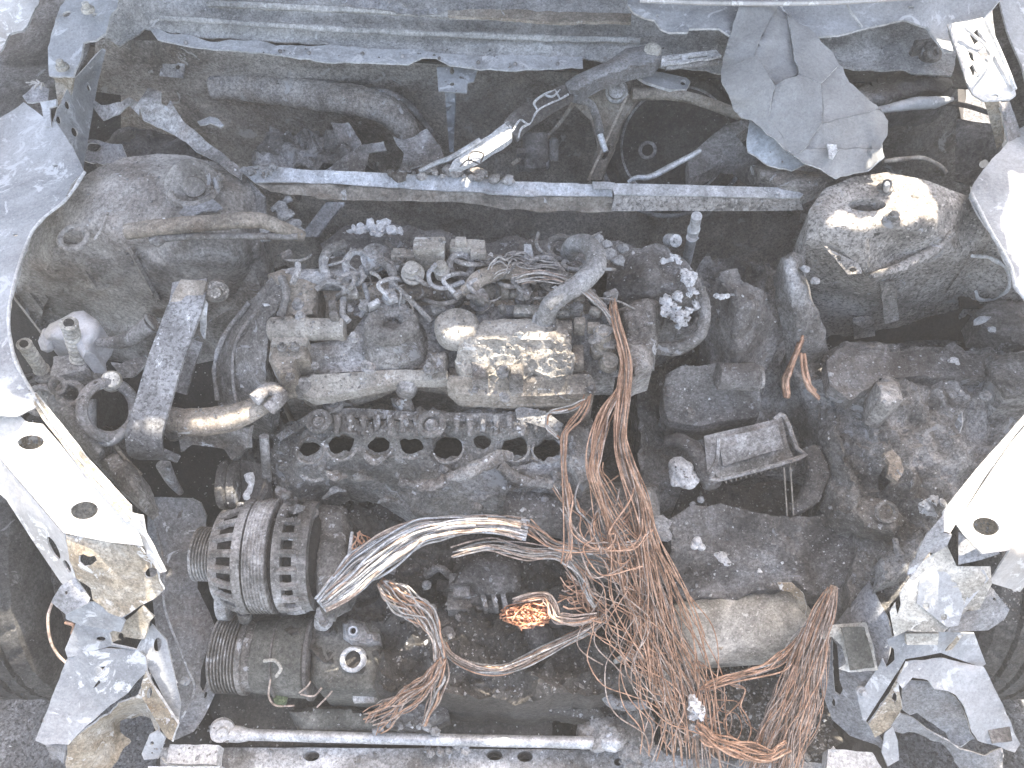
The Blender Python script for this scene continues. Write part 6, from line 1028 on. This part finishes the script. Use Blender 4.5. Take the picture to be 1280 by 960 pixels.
# ================================================================ fenders outside the frame, an added shade sheet, then the shading bonnet
P('outer_fender', PANEL, [(1300, 150, 1.0), (1420, 200, .99), (1520, 700, .93), (1500, 960, .8), (1440, 940, .8), (1400, 640, .92), (1340, 400, .95)], step=14, th=.004)
P('outer_fender', PANEL, [(-20, 150, .99), (-120, 200, .98), (-220, 700, .86), (-160, 700, .80), (-70, 500, .92), (-60, 300, .96)], step=14, th=.004)
BARE = {'port_shade', 'wire', 'wire_mass', 'headlight_bracket', 'bracket_flange', 'bracket_side', 'bracket_gusset', 'bracket_tab', 'bracket_web', 'crash_horn', 'torn_horn_wall', 'sheet_fragment', 'blob', 'fender_rail', 'inner_rail', 'ground', 'canister', 'arm_cover', 'blade', 'brace_top', 'case', 'board', 'rail_closing_plate', 'front_rail', 'strap_bar', 'bar', 'rear_housing', 'front_housing'}
fw = []
P('outer_fender', PANEL, [(1500, 100, 1.0), (1501, 101, 1.0), (1500, 102, 1.0)], step=14, th=.004) if 0 else None
mk('outer_fender', boxg((1.17, .15, .5), (.006, 1.5, .92), bev=.002), PANEL, shell)  # unseen upright sheet added to shade the ground on the right
deps = bpy.context.evaluated_depsgraph_get(); deps.update()
# crumbs lying on whatever is below them
rs = np.random.default_rng(77); GE = {0: [], 1: [], 2: []}
ico = []
for sd in range(12):
    a = rs.normal(size=(6, 3)); a = np.array([(1, 0, 0), (-1, 0, 0), (0, 1, 0), (0, -1, 0), (0, 0, 1), (0, 0, -1)]) * rs.uniform(.5, 1.2, (6, 1)) + .2 * a; ico.append(a)
IF = [(0, 2, 4), (2, 1, 4), (1, 3, 4), (3, 0, 4), (2, 0, 5), (1, 2, 5), (3, 1, 5), (0, 3, 5)]
# density by photo region: (x0,y0,x1,y1,count,size_mm,kind weights)
for (x0, y0, x1, y1, n, sz, wt) in ((120, 60, 1200, 230, 900, 2.2, (.75, .2, .05)), (300, 290, 880, 520, 2600, 2.0, (.6, .3, .1)), (340, 510, 730, 650, 2200, 2.4, (.6, .3, .1)), (480, 690, 840, 900, 1500, 2.2, (.8, .15, .05)), (830, 330, 1040, 640, 1500, 2.2, (.75, .2, .05)), (840, 630, 1060, 750, 500, 2.4, (.7, .2, .1)), (1020, 430, 1280, 780, 3600, 2.0, (.66, .26, .08)), (830, 830, 1040, 950, 1300, 3.2, (.75, .18, .07)), (20, 400, 300, 640, 700, 2.2, (.5, .35, .15)), (180, 880, 1040, 960, 700, 2.4, (.7, .2, .1)), (20, 200, 320, 330, 260, 1.6, (.5, .4, .1))):
    for _ in range(n):
        px, py = rs.uniform(x0, x1), rs.uniform(y0, y1); zt = .72; p = W(px, py, .75)
        o = W(px, py, .75); d = (o - CAM).normalized()
        hit, loc, nr, *_r = SC.ray_cast(deps, CAM, d)
        if not hit or nr.z < .25 or _r[1].name.split('.')[0] in BARE: continue
        hit, loc, nr, *_r = SC.ray_cast(deps, loc + Vector((0, 0, .01)), Vector((0, 0, -1)))
        if not hit: continue
        s = sz * .001 * math.exp(rs.normal() * .45) * .8; k = rs.choice(3, p=wt); a = ico[rs.integers(12)]; ang = rs.uniform(0, 6.3); c0, s0 = math.cos(ang), math.sin(ang)
        v = a * s * np.array([1.2, .9, .7]); v = np.stack([v[:, 0] * c0 - v[:, 1] * s0, v[:, 0] * s0 + v[:, 1] * c0, v[:, 2]], 1) + np.array(loc) + (0, 0, s * .25); GE[k].append((v, IF))
        if k == 2 and len(GE[2]) % 3: GE[k][-1] = (v, IF)
for k, m, lab in ((0, CHARL, 'dark grey burnt crumbs strewn all over the engine bay'), (1, ASH, 'pale grey ash crumbs strewn all over the engine bay'), (2, OXIDE, 'tiny white specks strewn all over the engine bay')):
    o = mk(('char_crumbs', 'ash_crumbs', 'white_specks')[k], GE[k], m, sharp=20); o['kind'] = 'stuff'; o['label'] = lab; o['category'] = 'debris'
GE2 = []
for _ in range(5000):
    x, y = (rs.uniform(-1.3, -.4) if rs.random() < .5 else rs.uniform(.45, 1.12)), rs.uniform(-.6, -.05); a = ico[rs.integers(12)] * .0022 * math.exp(rs.normal() * .5)
    GE2.append((a * (1.2, .9, .7) + np.array((x, y, .003)), IF))
o = mk('gravel', GE2, ASPH, sharp=20); o['kind'] = 'stuff'; o['label'] = 'loose grit lying on the asphalt beside the wreck'; o['category'] = 'gravel'
# unseen raised bonnet, its outline and holes shaped to place shade and sun patches
h0, h1 = Vector((0, 1.0, 1.10)), Vector((0, .15, 2.36)); hx = Vector((1, 0, 0)); hy = (h1 - h0); HL = hy.length; hy.normalize(); hn = hx.cross(hy).normalized()
def on_hood(x, y, z):
    p = W(x, y, z); t = (h0 - p).dot(hn) / SUN.dot(hn); q = p + SUN * t - h0; return (q.dot(hx) * 1000, -q.dot(hy) * 1000)
LIT = [[(-40, 500, .9), (20, 512, .9), (60, 520, .9), (190, 660, .83), (206, 700, .79), (192, 696, .795), (85, 676, .812), (60, 660, .82), (-40, 600, .84)],
       [(1310, 470, .93), (1240, 560, .9), (1180, 655, .84), (1150, 742, .735), (1190, 742, .735), (1240, 735, .74), (1310, 690, .8)],
       [(1030, 278, .97), (1050, 262, .975), (1075, 272, .97), (1060, 285, .97), (1040, 286, .965)],
       [(1060, 282, .97), (1090, 270, .97), (1110, 250, .98), (1105, 232, .985), (1080, 225, .985), (1105, 214, .985), (1150, 225, .985), (1172, 255, .975), (1176, 278, .965), (1150, 272, .968), (1120, 284, .965), (1085, 289, .962)],
       [(590, 424, .905), (640, 416, .91), (690, 412, .91), (712, 425, .905), (716, 448, .885), (700, 458, .88), (670, 450, .885), (640, 456, .88), (604, 446, .89)],
       [(555, 408, .91), (590, 408, .91), (584, 418, .905), (560, 420, .905)],
       [(1185, 25, 1.1), (1235, 18, 1.11), (1275, 104, 1.06), (1268, 118, 1.05), (1234, 118, 1.05), (1214, 98, 1.07), (1206, 60, 1.09)],
       [(1262, 235, .96), (1300, 230, .97), (1340, 380, .94), (1290, 378, .95), (1266, 330, .95), (1258, 280, .96)],
       [(236, 516, .82), (300, 512, .82), (345, 492, .84), (348, 500, .83), (290, 536, .80), (236, 538, .79)],
       [(415, 735, .69), (470, 690, .71), (520, 660, .735), (600, 650, .74), (650, 656, .74), (600, 668, .73), (530, 684, .72), (450, 735, .68)],
       [(160, 535, .84), (205, 535, .84), (205, 568, .78), (165, 565, .80)],
       [(575, 190, .975), (632, 154, .985), (640, 170, .98), (585, 205, .97)],
       [(620, 765, .67), (665, 745, .67), (700, 770, .66), (660, 790, .66)]]
LITP = [[on_hood(*p) for p in q] for q in LIT]
HOOD = [(-1080, 60), (1080, 60), (1200, -400), (1270, -1000), (1260, -1400), (1000, -1490), (300, -1570), (-500, -1550), (-860, -1420), (-1060, -900)]
def build_hood():
    rg = np.random.default_rng(3); Q = ragify(dense(HOOD, 25), 18, 7, f=.01); st = 5.0
    lo, hi = Q.min(0), Q.max(0); gx, gy = np.meshgrid(np.arange(lo[0], hi[0], st), np.arange(lo[1], hi[1], st)); ny, nx = gx.shape
    G = np.stack([gx.ravel(), gy.ravel()], 1)
    keep = inpoly(G, Q)
    wob = 7 * np.stack([fbm(np.c_[G, G[:, 0] * 0], .03, 3, 4), fbm(np.c_[G, G[:, 0] * 0], .03, 3, 9)], 1)
    for l in LITP: keep &= ~inpoly(G + wob, l)
    keep = keep.reshape(ny, nx); V, F, ix = [], [], {}
    def vid(i, j):
        if (i, j) not in ix: ix[(i, j)] = len(V); V.append((gx[i, j], gy[i, j]))
        return ix[(i, j)]
    for i in range(ny - 1):
        for j in range(nx - 1):
            if keep[i, j] and keep[i + 1, j] and keep[i, j + 1] and keep[i + 1, j + 1]:
                F.append((vid(i, j), vid(i, j + 1), vid(i + 1, j + 1), vid(i + 1, j)))
    V = np.array(V); P3 = np.array(h0) + V[:, :1] / 1000 * np.array(hx) - V[:, 1:] / 1000 * np.array(hy); P3 += (.012 * fbm(P3, 3, 3, 2) + .02 * (1 - (V[:, 0] / 800) ** 2))[:, None] * np.array(hn)
    return P3, F
hd = thing('shade_bonnet', 'unseen pale bonnet sheet above the engine bay, outline and holes shaped for shade and sun patches', 'bonnet', (0, 1.0, 1.1))
ho = mk('shade_bonnet_skin', build_hood(), PANELG, hd); md = ho.modifiers.new('thickness', 'SOLIDIFY'); md.thickness = .004

# volume added to lift the dark tones, imitating a lens veil
hz = boxg((0, .2, .9), (7, 6, 3.2), bev=0); o = mk('veil', hz, bpy.data.materials.new('lens_veil_volume'), sharp=180); o['kind'] = 'stuff'; o['label'] = 'added thin milky lens haze over the engine bay'; o['category'] = 'veil'
m = o.data.materials[0]; m.use_nodes = True; n = m.node_tree.nodes; n.remove(n['Principled BSDF']); pvn = n.new('ShaderNodeVolumePrincipled'); pvn.inputs['Color'].default_value = (.97, .97, .98, 1); pvn.inputs['Density'].default_value = .034; pvn.inputs['Anisotropy'].default_value = .2
m.node_tree.links.new(pvn.outputs[0], n['Material Output'].inputs['Volume'])
